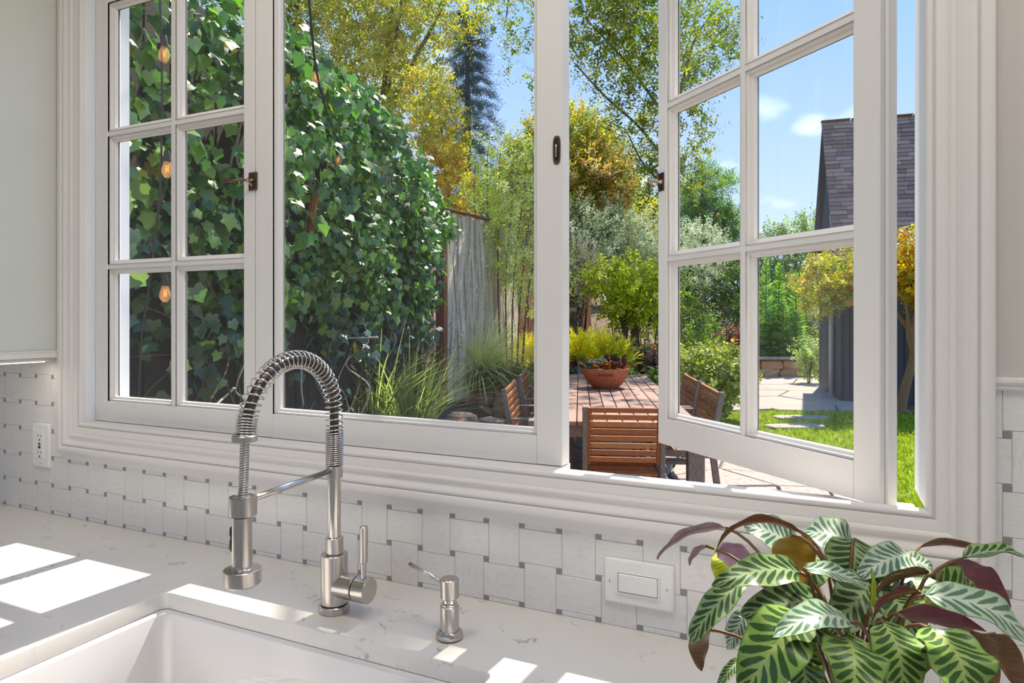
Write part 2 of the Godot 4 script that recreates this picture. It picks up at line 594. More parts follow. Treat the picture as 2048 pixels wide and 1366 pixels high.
func window_wall() -> void:
	# wall with the window opening; tile covers its lower part
	var st := flat()
	var z0 := -0.125
	var wl := WIN_L - 0.0155
	var wr := WIN_R + 0.0155
	var wt := WIN_T + 0.0155
	box(st, Vector3((ROOM_L + wl) / 2, ROOM_H / 2, z0 / 2), Vector3(wl - ROOM_L, ROOM_H, -z0))
	box(st, Vector3((ROOM_R + wr) / 2, ROOM_H / 2, z0 / 2), Vector3(ROOM_R - wr, ROOM_H, -z0))
	box(st, Vector3((wl + wr) / 2, WIN_B / 2 - 0.016, z0 / 2), Vector3(wr - wl, WIN_B - 0.032, -z0))
	box(st, Vector3((wl + wr) / 2, (wt + ROOM_H) / 2, z0 / 2), Vector3(wr - wl, ROOM_H - wt, -z0))
	structure("wall_north", "grey-painted window wall above the tiled splashback", done(st), mats.wall_paint)
	# mitred casing: profile points are (distance outward from the opening, height off the wall)
	var prof := [Vector2(0, -0.004), Vector2(0.0, 0.004), Vector2(0.0015, 0.0072), Vector2(0.0045, 0.0086), Vector2(0.0075, 0.0076), Vector2(0.0095, 0.0050), Vector2(0.0115, 0.0050), Vector2(0.0118, 0.0095), Vector2(0.0150, 0.0100), Vector2(0.0275, 0.0106), Vector2(0.0280, 0.0130), Vector2(0.0300, 0.0150), Vector2(0.0335, 0.0152), Vector2(0.0350, 0.0130), Vector2(0.0385, 0.0102), Vector2(0.0430, 0.0098), Vector2(0.0475, 0.0120), Vector2(0.0510, 0.0160), Vector2(0.0550, 0.0180), Vector2(0.0585, 0.0170), Vector2(0.0600, 0.0140), Vector2(0.0618, 0.0140), Vector2(0.0622, 0.0190), Vector2(0.0640, 0.0200), Vector2(0.0770, 0.0200), Vector2(0.0780, 0.0190), Vector2(0.0780, 0.0)]
	var s2 := smooth()
	var g := 2
	for i in prof.size() - 1:
		if i > 0:
			var d1: Vector2 = (prof[i] - prof[i - 1]).normalized()
			var d2: Vector2 = (prof[i + 1] - prof[i]).normalized()
			if d1.dot(d2) < 0.55:
				g += 1
		for side in 4:
			s2.set_smooth_group(g * 4 + side)
			var p: Vector2 = prof[i]
			var q: Vector2 = prof[i + 1]
			var c := func(k: int, v: Vector2) -> Vector3:
				match k % 4:
					0: return Vector3(WIN_L - v.x, WIN_B - v.x, v.y)
					1: return Vector3(WIN_R + v.x, WIN_B - v.x, v.y)
					2: return Vector3(WIN_R + v.x, WIN_T + v.x, v.y)
				return Vector3(WIN_L - v.x, WIN_T + v.x, v.y)
			quad(s2, c.call(side, p), c.call(side, q), c.call(side + 1, q), c.call(side + 1, p))
	structure("trim_1", "moulded white casing round the kitchen window", done(s2), mats.trim_paint)
	# jambs, head, sill inside the opening
	var s3 := flat()
	box(s3, Vector3(WIN_L - 0.008, (WIN_B + WIN_T) / 2, -0.0645), Vector3(0.016, WIN_T - WIN_B, 0.121))
	box(s3, Vector3(WIN_R + 0.008, (WIN_B + WIN_T) / 2, -0.0645), Vector3(0.016, WIN_T - WIN_B, 0.121))
	box(s3, Vector3((WIN_L + WIN_R) / 2, WIN_T + 0.008, -0.0645), Vector3(WIN_R - WIN_L + 0.03, 0.016, 0.121))
	structure("trim_2", "white window jambs and head lining", done(s3), mats.outside_paint)
	var s4 := flat()
	var yb := WIN_B
	for q in [[Vector3(WIN_L, yb - 0.003, 0.003), Vector3(WIN_R, yb - 0.003, 0.003), Vector3(WIN_R, yb - 0.020, -0.045), Vector3(WIN_L, yb - 0.020, -0.045)], [Vector3(WIN_L, yb - 0.020, -0.045), Vector3(WIN_R, yb - 0.020, -0.045), Vector3(WIN_R, yb - 0.030, -0.150), Vector3(WIN_L, yb - 0.030, -0.150)], [Vector3(WIN_L, yb - 0.030, -0.15), Vector3(WIN_R, yb - 0.030, -0.15), Vector3(WIN_R, yb - 0.045, -0.15), Vector3(WIN_L, yb - 0.045, -0.15)], [Vector3(WIN_L, yb - 0.045, -0.15), Vector3(WIN_R, yb - 0.045, -0.15), Vector3(WIN_R, yb - 0.045, -0.125), Vector3(WIN_L, yb - 0.045, -0.125)]]:
		quad(s4, q[0], q[1], q[2], q[3])
	box(s4, Vector3((WIN_L - 0.4275) / 2, yb - 0.013, -0.034), Vector3(-0.4275 - WIN_L, 0.027, 0.072))
	structure("trim_3", "sunlit white window sill", done(s4), mats.trim_paint)
	# narrow flat strip under the casing, and the cap rail of the splashback to the right
	structure("trim_4", "flat white strip beneath the window casing", slab(Vector3(WIN_L - 0.066, 1.066, 0.0), Vector3(WIN_R + 0.076, 1.086, 0.0105)), mats.trim_paint)
	var s5 := smooth()
	var pr := [Vector2(0, 1.333), Vector2(0.009, 1.333), Vector2(0.011, 1.336), Vector2(0.010, 1.340), Vector2(0.014, 1.344), Vector2(0.014, 1.348), Vector2(0.0, 1.350)]
	for i in pr.size() - 1:
		s5.set_smooth_group(i + 2)
		quad(s5, Vector3(0.203, pr[i].y, pr[i].x), Vector3(ROOM_R, pr[i].y, pr[i].x), Vector3(ROOM_R, pr[i + 1].y, pr[i + 1].x), Vector3(0.203, pr[i + 1].y, pr[i + 1].x))
	structure("trim_5", "narrow stone cap rail along the top of the splashback", done(s5), mats.marble_plain)
	# painted clapboard outside is never seen from the room, so the wall stays plain there

func backsplash() -> void:
	# basket weave of white marble rectangles round small grey squares, each laid as a piece of its own on a bed of grout
	var wall: Node = get_node("wall_north")
	var p := 0.071
	var d := 0.0105
	var x0 := -0.6337
	var y0 := 0.9895
	var gap := 0.00045
	var areas := [Rect2(-2.55, COUNTER, 4.14, 0.151), Rect2(-2.50, 1.066, 0.715, 0.270), Rect2(0.201, 1.066, 1.389, 0.268)]
	for a: Rect2 in areas:
		put("grout_bed", slab(Vector3(a.position.x, a.position.y, 0.0), Vector3(a.end.x, a.end.y, 0.0036)), mats.grout, wall)
	var dots := 0
	var tiles := 0
	for j in range(-2, 6):
		for i in range(-26, 33):
			var cx := x0 + i * p
			var cy := y0 + j * p
			var shapes := [[Rect2(cx - d / 2, cy - d / 2, d, d), 2]]
			if posmod(i + j, 2) == 0:
				shapes.append([Rect2(cx - d / 2, cy + d / 2, p + d, p - d), 0])
			else:
				shapes.append([Rect2(cx + d / 2, cy - d / 2, p - d, p + d), 1])
			for s in shapes:
				for k in areas.size():
					var a: Rect2 = areas[k]
					var r: Rect2 = (s[0] as Rect2).intersection(a)
					# where two areas meet a tile is cut only at the outside of both
					if k == 0:
						var more: Rect2 = s[0]
						if more.position.y < a.end.y and (more.end.x < areas[1].end.x or more.position.x > areas[2].position.x):
							r = more.intersection(Rect2(a.position.x, a.position.y, a.size.x, 1.336 - a.position.y))
					elif (s[0] as Rect2).position.y < areas[0].end.y and r.size.x > 0:
						var whole: Rect2 = s[0]
						if whole.end.x < areas[1].end.x or whole.position.x > areas[2].position.x:
							continue
					r = r.grow(-gap)
					if r.size.x < 0.002 or r.size.y < 0.002:
						continue
					# behind the left cabinet or out of the frame
					if r.end.x < -2.16:
						continue
					var deep := 0.0046 + 0.0003 * float(posmod(i * 7 + j * 13, 5)) / 5.0
					var st := flat()
					box(st, Vector3(r.get_center().x, r.get_center().y, deep / 2 + 0.0004), Vector3(r.size.x, r.size.y, deep), 0.0005)
					if s[1] == 2:
						put("dot_tile", done(st), mats.dot_stone, wall)
						dots += 1
					else:
						var m: Material = mats.marble_across if s[1] == 0 else mats.marble_upright
						if posmod(i * 5 + j * 3, 7) < 3:
							m = mats.marble_plain
						put("tile", done(st), m, wall)
						tiles += 1

# ---------------------------------------------------------------- the window

func ring_mesh(rects: Array) -> ArrayMesh:
	# rects: [Rect2, z] from the outer edge inward; joined by sloping or upright faces that look towards the middle and the room
	var st := flat()
	for i in rects.size() - 1:
		var a: Rect2 = rects[i][0]
		var b: Rect2 = rects[i + 1][0]
		var za: float = rects[i][1]
		var zb: float = rects[i + 1][1]
		var ca := [Vector3(a.position.x, a.position.y, za), Vector3(a.end.x, a.position.y, za), Vector3(a.end.x, a.end.y, za), Vector3(a.position.x, a.end.y, za)]
		var cb := [Vector3(b.position.x, b.position.y, zb), Vector3(b.end.x, b.position.y, zb), Vector3(b.end.x, b.end.y, zb), Vector3(b.position.x, b.end.y, zb)]
		for k in 4:
			quad(st, ca[k], ca[(k + 1) % 4], cb[(k + 1) % 4], cb[k])
	return done(st)

func sash(t: Node3D, w: float, h: float, left: float, right: float, bottom: float, top: float, cols: Array, rows: Array) -> void:
	# a glazed sash in its own axes: x 0..w, y 0..h, its room face at z = 0.  cols and rows give the middles of the glazing bars
	var thick := 0.036
	var m: Material = mats.sash_paint
	var zc := -thick / 2
	put("stile", shifted_box(Vector3(left, h, thick), 0.0012, Vector3(left / 2, h / 2, zc)), m, t)
	put("stile", shifted_box(Vector3(right, h, thick), 0.0012, Vector3(w - right / 2, h / 2, zc)), m, t)
	put("rail", shifted_box(Vector3(w - left - right, bottom, thick), 0.0003, Vector3((left + w - right) / 2, bottom / 2, zc - 0.0001)), m, t)
	put("rail", shifted_box(Vector3(w - left - right, top, thick), 0.0003, Vector3((left + w - right) / 2, h - top / 2, zc - 0.0001)), m, t)
	var bw := 0.013
	var xs := [left]
	for c in cols:
		xs.append_array([c - bw / 2, c + bw / 2])
	xs.append(w - right)
	var ys := [bottom]
	for r in rows:
		ys.append_array([r - bw / 2, r + bw / 2])
	ys.append(h - top)
	for c in cols:
		put("muntin", shifted_box(Vector3(bw, h - top - bottom, thick - 0.003), 0.0008, Vector3(c, (bottom + h - top) / 2, zc - 0.001)), m, t)
	for r in rows:
		put("muntin", shifted_box(Vector3(w - left - right, bw, thick - 0.004), 0.0008, Vector3((left + w - right) / 2, r, zc - 0.0012)), m, t)
	for i in range(0, xs.size(), 2):
		for j in range(0, ys.size(), 2):
			var o := Rect2(xs[i], ys[j], xs[i + 1] - xs[i], ys[j + 1] - ys[j])
			var zf := -0.0012
			put("glazing_bead", ring_mesh([[o, zf], [o, zf - 0.004], [o.grow(-0.0045), zf - 0.005], [o.grow(-0.0050), zf - 0.0105], [o.grow(-0.0105), zf - 0.0120], [o.grow(-0.0110), zf - 0.021]]), m, t)
			put("putty_bead", ring_mesh([[o.grow(-0.011), zf - 0.0245], [o.grow(-0.010), zf - 0.026], [o, zf - 0.034]]), m, t)
			var g := o.grow(-0.0100)
			put("pane", slab(Vector3(g.position.x, g.position.y, zf - 0.0245), Vector3(g.end.x, g.end.y, zf - 0.0215)), null, t)
			(t.get_child(t.get_child_count() - 1) as MeshInstance3D).mesh = pane_mesh(g, zf - 0.023)
			(t.get_child(t.get_child_count() - 1) as MeshInstance3D).material_override = mats.glass

func pane_mesh(g: Rect2, z: float) -> ArrayMesh:
	var st := flat()
	quad(st, Vector3(g.position.x, g.position.y, z), Vector3(g.end.x, g.position.y, z), Vector3(g.end.x, g.end.y, z), Vector3(g.position.x, g.end.y, z))
	return done(st)

func shifted_box(size: Vector3, bevel: float, at: Vector3) -> ArrayMesh:
	var st := flat()
	box(st, at, size, bevel)
	return done(st)

func windows() -> void:
	var zf := -0.030
	var yb := WIN_B + 0.002
	var h := WIN_T - yb - 0.003
	# left casement, shut
	var a := thing("window_1", "shut left casement sash with six small panes", "")
	a.remove_meta("category")
	a.set_meta("kind", "structure")
	a.position = Vector3(WIN_L + 0.002, yb, zf)
	sash(a, 0.553, h, 0.0465, 0.0335, 0.052, 0.06, [0.2875], [0.396, 0.737])
	latch(a, Vector3(0.547, 0.572, 0.0), false)
	# fixed middle light
	var b := thing("window_2", "large undivided middle window pane", "")
	b.remove_meta("category")
	b.set_meta("kind", "structure")
	b.position = Vector3(-1.163, yb, zf)
	sash(b, 0.7355, h, 0.0510, 0.0503, 0.0525, 0.06, [], [])
	strike(b, Vector3(0.7245, 0.566, 0.0))
	# right casement, standing open into the garden
	var c := thing("window_3", "open right casement sash with six small panes", "")
	c.remove_meta("category")
	c.set_meta("kind", "structure")
	# local x runs from the free edge to the hinge
	var hinge := Vector3(0.0725, yb - 0.019, -0.055)
	var along := Vector3(0.743, 0, 0.669)
	c.transform = Transform3D(Basis(along, Vector3.UP, along.cross(Vector3.UP)), hinge - along * 0.566)
	sash(c, 0.566, h + 0.011, 0.0330, 0.0470, 0.060, 0.06, [0.271], [0.416, 0.759])
	latch(c, Vector3(0.0135, 0.591, 0.0), true)
	# hinge leaf and weather strip along the hung edge
	put("hinge_strip", shifted_box(Vector3(0.006, h, 0.020), 0.001, Vector3(0.569, h / 2, -0.020)), mats.sash_paint, c)

func latch(t: Node3D, at: Vector3, open: bool) -> void:
	# cast casement fastener: rectangular plate with four screw holes, a boss and a lever
	var st := flat()
	box(st, at + Vector3(0, 0, 0.0012), Vector3(0.021, 0.041, 0.0024), 0.0008)
	if not open:
		box(st, at + Vector3(0.0125, 0, 0.0025), Vector3(0.006, 0.040, 0.005), 0.001)
	var plate := put("latch", done(st), mats.bronze, t)
	for sx in [-1, 1]:
		for sy in [-1, 1]:
			put("screw", shifted_box(Vector3(0.0042, 0.0052, 0.0008), 0.0003, at + Vector3(sx * 0.0055 - 0.001, sy * 0.0125, 0.0027)), mats.dark_slot, plate)
	var s2 := smooth()
	lathe(s2, [Vector2(0.0065, 0.0), Vector2(0.0055, 0.004), Vector2(0.004, 0.010), Vector2(0.0045, 0.014), Vector2(0.003, 0.017), Vector2(0.0, 0.018)], 14, Transform3D(y_axis_to(Vector3(0, 0, 1)), at + Vector3(0, 0, 0.002)))
	put("boss", done(s2), mats.bronze_light, plate)
	var path: Array
	if open:
		path = [at + Vector3(0.002, 0.004, 0.012), at + Vector3(-0.006, 0.001, 0.018), at + Vector3(-0.014, -0.002, 0.022), at + Vector3(-0.0165, 0.006, 0.023), at + Vector3(-0.017, 0.012, 0.023)]
		var low := [at + Vector3(-0.0165, 0.009, 0.023), at + Vector3(-0.0160, -0.010, 0.023), at + Vector3(-0.0155, -0.028, 0.022)]
		put("lever", tubed(curve_points(low, 5), [0.0022, 0.0026, 0.0028, 0.003, 0.003, 0.0028, 0.0026, 0.0028, 0.0032, 0.0034, 0.0030], 10), mats.bronze, plate)
		put("arm", tubed(curve_points(path, 4), 0.0028, 10), mats.bronze_light, plate)
		put("hook", tubed(curve_points([at + Vector3(0.003, 0.004, 0.010), at + Vector3(0.000, 0.012, 0.012), at + Vector3(-0.003, 0.022, 0.010)], 4), 0.0026, 8), mats.bronze, plate)
	else:
		path = [at + Vector3(0.002, 0.0, 0.013), at + Vector3(-0.010, 0.001, 0.018), at + Vector3(-0.022, 0.001, 0.024), at + Vector3(-0.036, -0.001, 0.030), at + Vector3(-0.046, -0.002, 0.033)]
		put("lever", tubed(curve_points(path, 4), [0.0032, 0.0034, 0.0032, 0.0028, 0.0024, 0.0022, 0.0022, 0.0026, 0.0032, 0.0036, 0.0040, 0.0042, 0.0042, 0.0042, 0.0040, 0.0034, 0.0022], 10), mats.bronze, plate)
		put("arm", tubed([at + Vector3(-0.003, 0.010, 0.006), at + Vector3(0.0, 0.0, 0.016), at + Vector3(0.007, -0.012, 0.008)], [0.0016, 0.003, 0.0018], 8), mats.bronze_light, plate)
		put("tongue", tubed([at + Vector3(0.002, 0.0, 0.013), at + Vector3(0.012, 0.002, 0.009)], [0.003, 0.0022], 8), mats.bronze_light, plate)

func strike(t: Node3D, at: Vector3) -> void:
	# long rounded strike plate let into the stile
	var outline := []
	for k in 20:
		var ang := TAU * k / 20.0
		outline.append(Vector2(signf(cos(ang)) * pow(absf(cos(ang)), 0.6) * 0.0075, signf(sin(ang)) * pow(absf(sin(ang)), 0.55) * 0.026))
	var st := flat()
	for k in 20:
		var p: Vector2 = outline[k]
		var q: Vector2 = outline[(k + 1) % 20]
		quad(st, at + Vector3(p.x, p.y, 0.0), at + Vector3(q.x, q.y, 0.0), at + Vector3(q.x * 0.9, q.y * 0.96, 0.0022), at + Vector3(p.x * 0.9, p.y * 0.96, 0.0022))
		quad(st, at + Vector3(p.x * 0.9, p.y * 0.96, 0.0022), at + Vector3(q.x * 0.9, q.y * 0.96, 0.0022), at + Vector3(q.x * 0.55, q.y * 0.78, 0.0018), at + Vector3(p.x * 0.55, p.y * 0.78, 0.0018))
		quad(st, at + Vector3(p.x * 0.55, p.y * 0.78, 0.0018), at + Vector3(q.x * 0.55, q.y * 0.78, 0.0018), at + Vector3(q.x * 0.5, q.y * 0.74, 0.0002), at + Vector3(p.x * 0.5, p.y * 0.74, 0.0002))
	var plate := put("strike_plate", done(st), mats.bronze, t)
	var s2 := flat()
	for k in range(1, 19):
		tri(s2, at + Vector3(outline[0].x * 0.5, outline[0].y * 0.74, 0.0003), at + Vector3(outline[k].x * 0.5, outline[k].y * 0.74, 0.0003), at + Vector3(outline[k + 1].x * 0.5, outline[k + 1].y * 0.74, 0.0003))
	put("slot", done(s2), mats.dark_slot, plate)
	put("bar", tubed([at + Vector3(0, 0.012, 0.001), at + Vector3(0, 0.006, 0.0035), at + Vector3(0, -0.010, 0.0035), at + Vector3(0, -0.013, 0.001)], 0.0022, 8), mats.bronze_light, plate)

# ---------------------------------------------------------------- counter, sink and fittings on the wall

func rounded(x0: float, x1: float, z0: float, z1: float, r: float, per := 6) -> Array:
	# outline of a rounded rectangle in the plane y = 0, starting at the corner (x0, z0)
	var out := []
	for c in [[x0 + r, z0 + r, PI], [x1 - r, z0 + r, 1.5 * PI], [x1 - r, z1 - r, 0.0], [x0 + r, z1 - r, 0.5 * PI]]:
		for k in per + 1:
			var a: float = c[2] + 0.5 * PI * k / per
			out.append(Vector2(c[0] + r * cos(a), c[1] + r * sin(a)))
	return out

func counter_and_sink() -> void:
	var st := smooth()
	var x0 := -1.128
	var x1 := -0.436
	var z0 := 0.224
	var z1 := 0.595
	var top := COUNTER
	var edge := rounded(x0, x1, z0, z1, 0.016)
	var n := edge.size()
	# the top: strips round the hole and a fan in each rounded corner
	st.set_smooth_group(1)
	var X0 := ROOM_L
	var X1 := ROOM_R
	var ZB := 0.0
	var ZF := 0.65
	for r in [[X0, ZB, X1, z0], [X0, z1, X1, ZF], [X0, z0, x0, z1], [x1, z0, X1, z1]]:
		quad(st, Vector3(r[0], top, r[3]), Vector3(r[2], top, r[3]), Vector3(r[2], top, r[1]), Vector3(r[0], top, r[1]))
	var corners := [Vector2(x0, z0), Vector2(x1, z0), Vector2(x1, z1), Vector2(x0, z1)]
	for c in 4:
		for k in 6:
			var p: Vector2 = edge[c * 7 + k]
			var q: Vector2 = edge[c * 7 + k + 1]
			facing(st, [Vector3(corners[c].x, top, corners[c].y), Vector3(p.x, top, p.y), Vector3(q.x, top, q.y)], Vector3(p.x, top - 1, p.y))
	# rounded arris, cut edge and underside
	var rings := [[0.0, top], [0.0012, top - 0.0006], [0.0018, top - 0.002], [0.0018, top - 0.030]]
	var inner := func(k: int, off: float, y: float) -> Vector3:
		var e: Vector2 = edge[k]
		var e1: Vector2 = edge[(k + 1) % n]
		var e0: Vector2 = edge[(k + n - 1) % n]
		var dir := (e1 - e0).normalized()
		var nrm := Vector2(-dir.y, dir.x)
		return Vector3(e.x + nrm.x * off, y, e.y + nrm.y * off)
	for i in rings.size() - 1:
		st.set_smooth_group(2)
		for k in n:
			var k2 := (k + 1) % n
			facing(st, [inner.call(k, rings[i][0], rings[i][1]), inner.call(k2, rings[i][0], rings[i][1]), inner.call(k2, rings[i + 1][0], rings[i + 1][1]), inner.call(k, rings[i + 1][0], rings[i + 1][1])], Vector3(edge[k].x, top, edge[k].y) + Vector3(edge[k].x - (x0 + x1) / 2, 0, edge[k].y - (z0 + z1) / 2) * 3 - Vector3(0, 3, 0) * (1.0 if i < 2 else 0.0))
	st.set_smooth_group(5)
	quad(st, Vector3(X0, top - 0.04, ZF), Vector3(X1, top - 0.04, ZF), Vector3(X1, top, ZF), Vector3(X0, top, ZF))
	quad(st, Vector3(X0, top, ZB), Vector3(X1, top, ZB), Vector3(X1, top - 0.04, ZB), Vector3(X0, top - 0.04, ZB))
	for r in [[X0, ZB, X1, z0], [X0, z1, X1, ZF], [X0, z0, x0, z1], [x1, z0, X1, z1]]:
		quad(st, Vector3(r[0], top - 0.03, r[1]), Vector3(r[2], top - 0.03, r[1]), Vector3(r[2], top - 0.03, r[3]), Vector3(r[0], top - 0.03, r[3]))
	tag(put("countertop", done(st), mats.quartz), "white quartz countertop with faint grey veins and a sink cut-out", "countertop")
	# the basin hangs below; its rim shows a little inside the cut-out
	var t := thing("sink", "white ceramic undermount sink basin below the faucet", "sink")
	var s2 := smooth()
	var loops := [[0.020, 0.8840, 0.02], [-0.003, 0.8842, 0.022], [-0.007, 0.8825, 0.026], [-0.0085, 0.878, 0.028], [-0.012, 0.80, 0.030], [-0.017, 0.715, 0.034], [-0.021, 0.698, 0.036], [-0.030, 0.686, 0.04], [-0.045, 0.680, 0.05], [-0.160, 0.676, 0.02]]
	var prev := []
	for i in loops.size():
		var l: Array = loops[i]
		var ol := rounded(x0 - l[0], x1 + l[0], z0 - l[0], z1 + l[0], l[2])
		s2.set_smooth_group(2 if i > 1 else 1)
		if i > 0:
			for k in n:
				var k2 := (k + 1) % n
				var a := Vector3(prev[k].x, loops[i - 1][1], prev[k].y)
				var b := Vector3(prev[k2].x, loops[i - 1][1], prev[k2].y)
				var c := Vector3(ol[k2].x, l[1], ol[k2].y)
				var d := Vector3(ol[k].x, l[1], ol[k].y)
				quad(s2, b, a, d, c)
		prev = ol
	for k in range(1, n - 1):
		facing(s2, [Vector3(prev[0].x, 0.676, prev[0].y), Vector3(prev[k].x, 0.676, prev[k].y), Vector3(prev[k + 1].x, 0.676, prev[k + 1].y)], Vector3(-0.8, 0, 0.4))
	put("basin", done(s2), mats.ceramic, t)
	put("drain", lathed([Vector2(0.0, 0.0), Vector2(0.030, 0.001), Vector2(0.040, 0.004), Vector2(0.045, 0.003), Vector2(0.046, 0.0)], 28, Transform3D(Basis(), Vector3(-0.782, 0.676, 0.41))), mats.steel, t)
	# wire rack on the bottom of the basin
	var s3 := smooth()
	for i in 15:
		var x := -1.075 + 0.586 * i / 14.0
		tube(s3, [Vector3(x, 0.712, 0.275), Vector3(x, 0.712, 0.545)], 0.0022, 6)
	for i in 8:
		var z := 0.275 + 0.27 * i / 7.0
		tube(s3, [Vector3(-1.075, 0.708, z), Vector3(-0.489, 0.708, z)], 0.0022, 6)
	for x in [-1.06, -0.505]:
		for z in [0.29, 0.53]:
			tube(s3, [Vector3(x, 0.708, z), Vector3(x, 0.679, z)], 0.004, 6)
	tag(put("sink_rack", done(s3), mats.steel_bright), "steel wire rack lying in the bottom of the white sink", "sink rack")

func wall_fittings() -> void:
	# shop-built upper cabinet at the left; its painted side, the light rail below it and a slim lamp
	var t := thing("upper_cabinet", "pale grey painted wall cabinet left of the window casing", "cabinet")
	put("side_panel", shifted_box(Vector3(0.019, 1.14, 0.33), 0.001, Vector3(-1.8115, 1.345 + 0.57, 0.167)), mats.cabinet_paint, t)
	put("body", slab(Vector3(-2.50, 1.350, 0.004), Vector3(-1.8205, 2.47, 0.325)), mats.cabinet_paint, t)
	var st := flat()
	box(st, Vector3(-1.807, 1.3360, 0.170), Vector3(0.016, 0.018, 0.328), 0.002)
	box(st, Vector3(-1.8035, 1.3435, 0.170), Vector3(0.014, 0.004, 0.330), 0.0015)
	box(st, Vector3(-1.8045, 1.3290, 0.170), Vector3(0.014, 0.004, 0.330), 0.0015)
	put("light_rail", done(st), mats.trim_paint, t)
	var u := thing("under_cabinet_light", "slim white strip lamp glowing under the wall cabinet", "lamp")
	put("housing", shifted_box(Vector3(0.034, 0.009, 0.285), 0.002, Vector3(-1.836, 1.3222, 0.165)), mats.plastic, u)
	var glow := plain("strip_lens", "fffaf2", 0.5)
	glow.emission_enabled = true
	glow.emission = Color(1.0, 0.95, 0.88)
	glow.emission_energy_multiplier = 1.6
	put("lens", shifted_box(Vector3(0.024, 0.003, 0.265), 0.0005, Vector3(-1.836, 1.3166, 0.165)), glow, u)
	var l := AreaLight3D.new()
	l.name = "lamp"
	l.area_size = Vector2(0.022, 0.25)
	l.light_color = Color(1.0, 0.94, 0.87)
	l.light_energy = 0.014
	l.area_range = 6.0
	l.area_attenuation = 2.0
	l.shadow_enabled = true
	l.position = Vector3(-1.836, 1.3140, 0.165)
	l.rotation = Vector3(-PI / 2, 0, 0)
	u.add_child(l)
	# upright double socket with test and reset buttons
	var o := thing("wall_outlet", "upright white double power outlet under the wall cabinet", "outlet", Vector3(-1.881, 1.0925, 0.0054))
	put("cover_plate", rounded_plate(0.076, 0.117, 0.0062), mats.plastic, o)
	put("insert", shifted_box(Vector3(0.033, 0.066, 0.003), 0.001, Vector3(0, 0, 0.0068)), mats.plastic, o)
	for s in [-1, 1]:
		var cy: float = 0.0215 * s
		put("slot", shifted_box(Vector3(0.0016, 0.0075, 0.0006), 0.0, Vector3(-0.0062, cy + 0.004, 0.0084)), mats.dark_slot, o)
		put("slot", shifted_box(Vector3(0.0016, 0.0062, 0.0006), 0.0, Vector3(0.0062, cy + 0.004, 0.0084)), mats.dark_slot, o)
		put("slot", lathed([Vector2(0.0026, 0), Vector2(0.0024, 0.0005), Vector2(0, 0.0005)], 12, Transform3D(y_axis_to(Vector3(0, 0, 1)), Vector3(0, cy - 0.0068, 0.0083))), mats.dark_slot, o)
		put("screw", lathed([Vector2(0.0032, 0), Vector2(0.0026, 0.0009), Vector2(0, 0.0011)], 12, Transform3D(y_axis_to(Vector3(0, 0, 1)), Vector3(0, 0.048 * s, 0.0062))), mats.plastic_grey, o)
	tag(put("button", shifted_box(Vector3(0.0085, 0.0062, 0.0018), 0.0006, Vector3(0, 0.0042, 0.0090)), mats.red_button, o), "red reset button", "")
	tag(put("button", shifted_box(Vector3(0.0085, 0.0062, 0.0018), 0.0006, Vector3(0, -0.0042, 0.0090)), mats.black, o), "black test button", "")
	# sideways single switch on the right
	var p := thing("wall_switch", "sideways white rocker switch plate between faucet and potted plant", "switch", Vector3(-0.280, 0.9925, 0.0054))
	put("cover_plate", rounded_plate(0.117, 0.0745, 0.0065), mats.plastic, p)
	put("rocker_frame", ring_mesh([[Rect2(-0.036, -0.0185, 0.072, 0.037), 0.0060], [Rect2(-0.0355, -0.018, 0.071, 0.036), 0.0095], [Rect2(-0.0335, -0.0162, 0.067, 0.0324), 0.0095], [Rect2(-0.0332, -0.0159, 0.0664, 0.0318), 0.0068]]), mats.plastic, p)
	put("rocker", shifted_box(Vector3(0.0645, 0.0298, 0.005), 0.0012, Vector3(0, 0, 0.0082)), mats.plastic, p)
	for s in [-1, 1]:
		var sc := put("screw", lathed([Vector2(0.0034, 0), Vector2(0.0028, 0.0009), Vector2(0, 0.0012)], 12, Transform3D(y_axis_to(Vector3(0, 0, 1)), Vector3(0.0475 * s, 0, 0.0065))), mats.plastic, p)
		put("slot", shifted_box(Vector3(0.0008, 0.0048, 0.0003), 0.0, Vector3(0.0475 * s, 0, 0.0077)), mats.dark_slot, sc)

func rounded_plate(w: float, h: float, deep: float) -> ArrayMesh:
	var st := smooth()
	var loops := [[0.0, 0.0], [0.0, deep * 0.45], [0.0014, deep * 0.8], [0.004, deep]]
	var prev := []
	for i in loops.size():
		var c: float = loops[i][0]
		var ol := []
		for q: Vector2 in rounded(-w / 2 + c, w / 2 - c, -h / 2 + c, h / 2 - c, 0.004, 3):
			ol.append(Vector3(q.x, q.y, loops[i][1]))
		if i > 0:
			for k in ol.size():
				var k2 := (k + 1) % ol.size()
				quad(st, prev[k], prev[k2], ol[k2], ol[k])
		prev = ol
	st.set_smooth_group(9)
	for k in range(1, prev.size() - 1):
		tri(st, prev[0], prev[k], prev[k + 1])
	return done(st)

# ---------------------------------------------------------------- faucet, dispenser, plant

func cyl_profile(parts: Array) -> Array:
	# parts: [radius, y0, y1, bevel] stacked turned sections
	var out := []
	for p in parts:
		out.append_array([Vector2(p[0] - p[3], p[1]), Vector2(p[0], p[1] + p[3]), Vector2(p[0], p[2] - p[3]), Vector2(p[0] - p[3], p[2])])
	out.append(Vector2(0.0, parts[-1][2]))
	return out

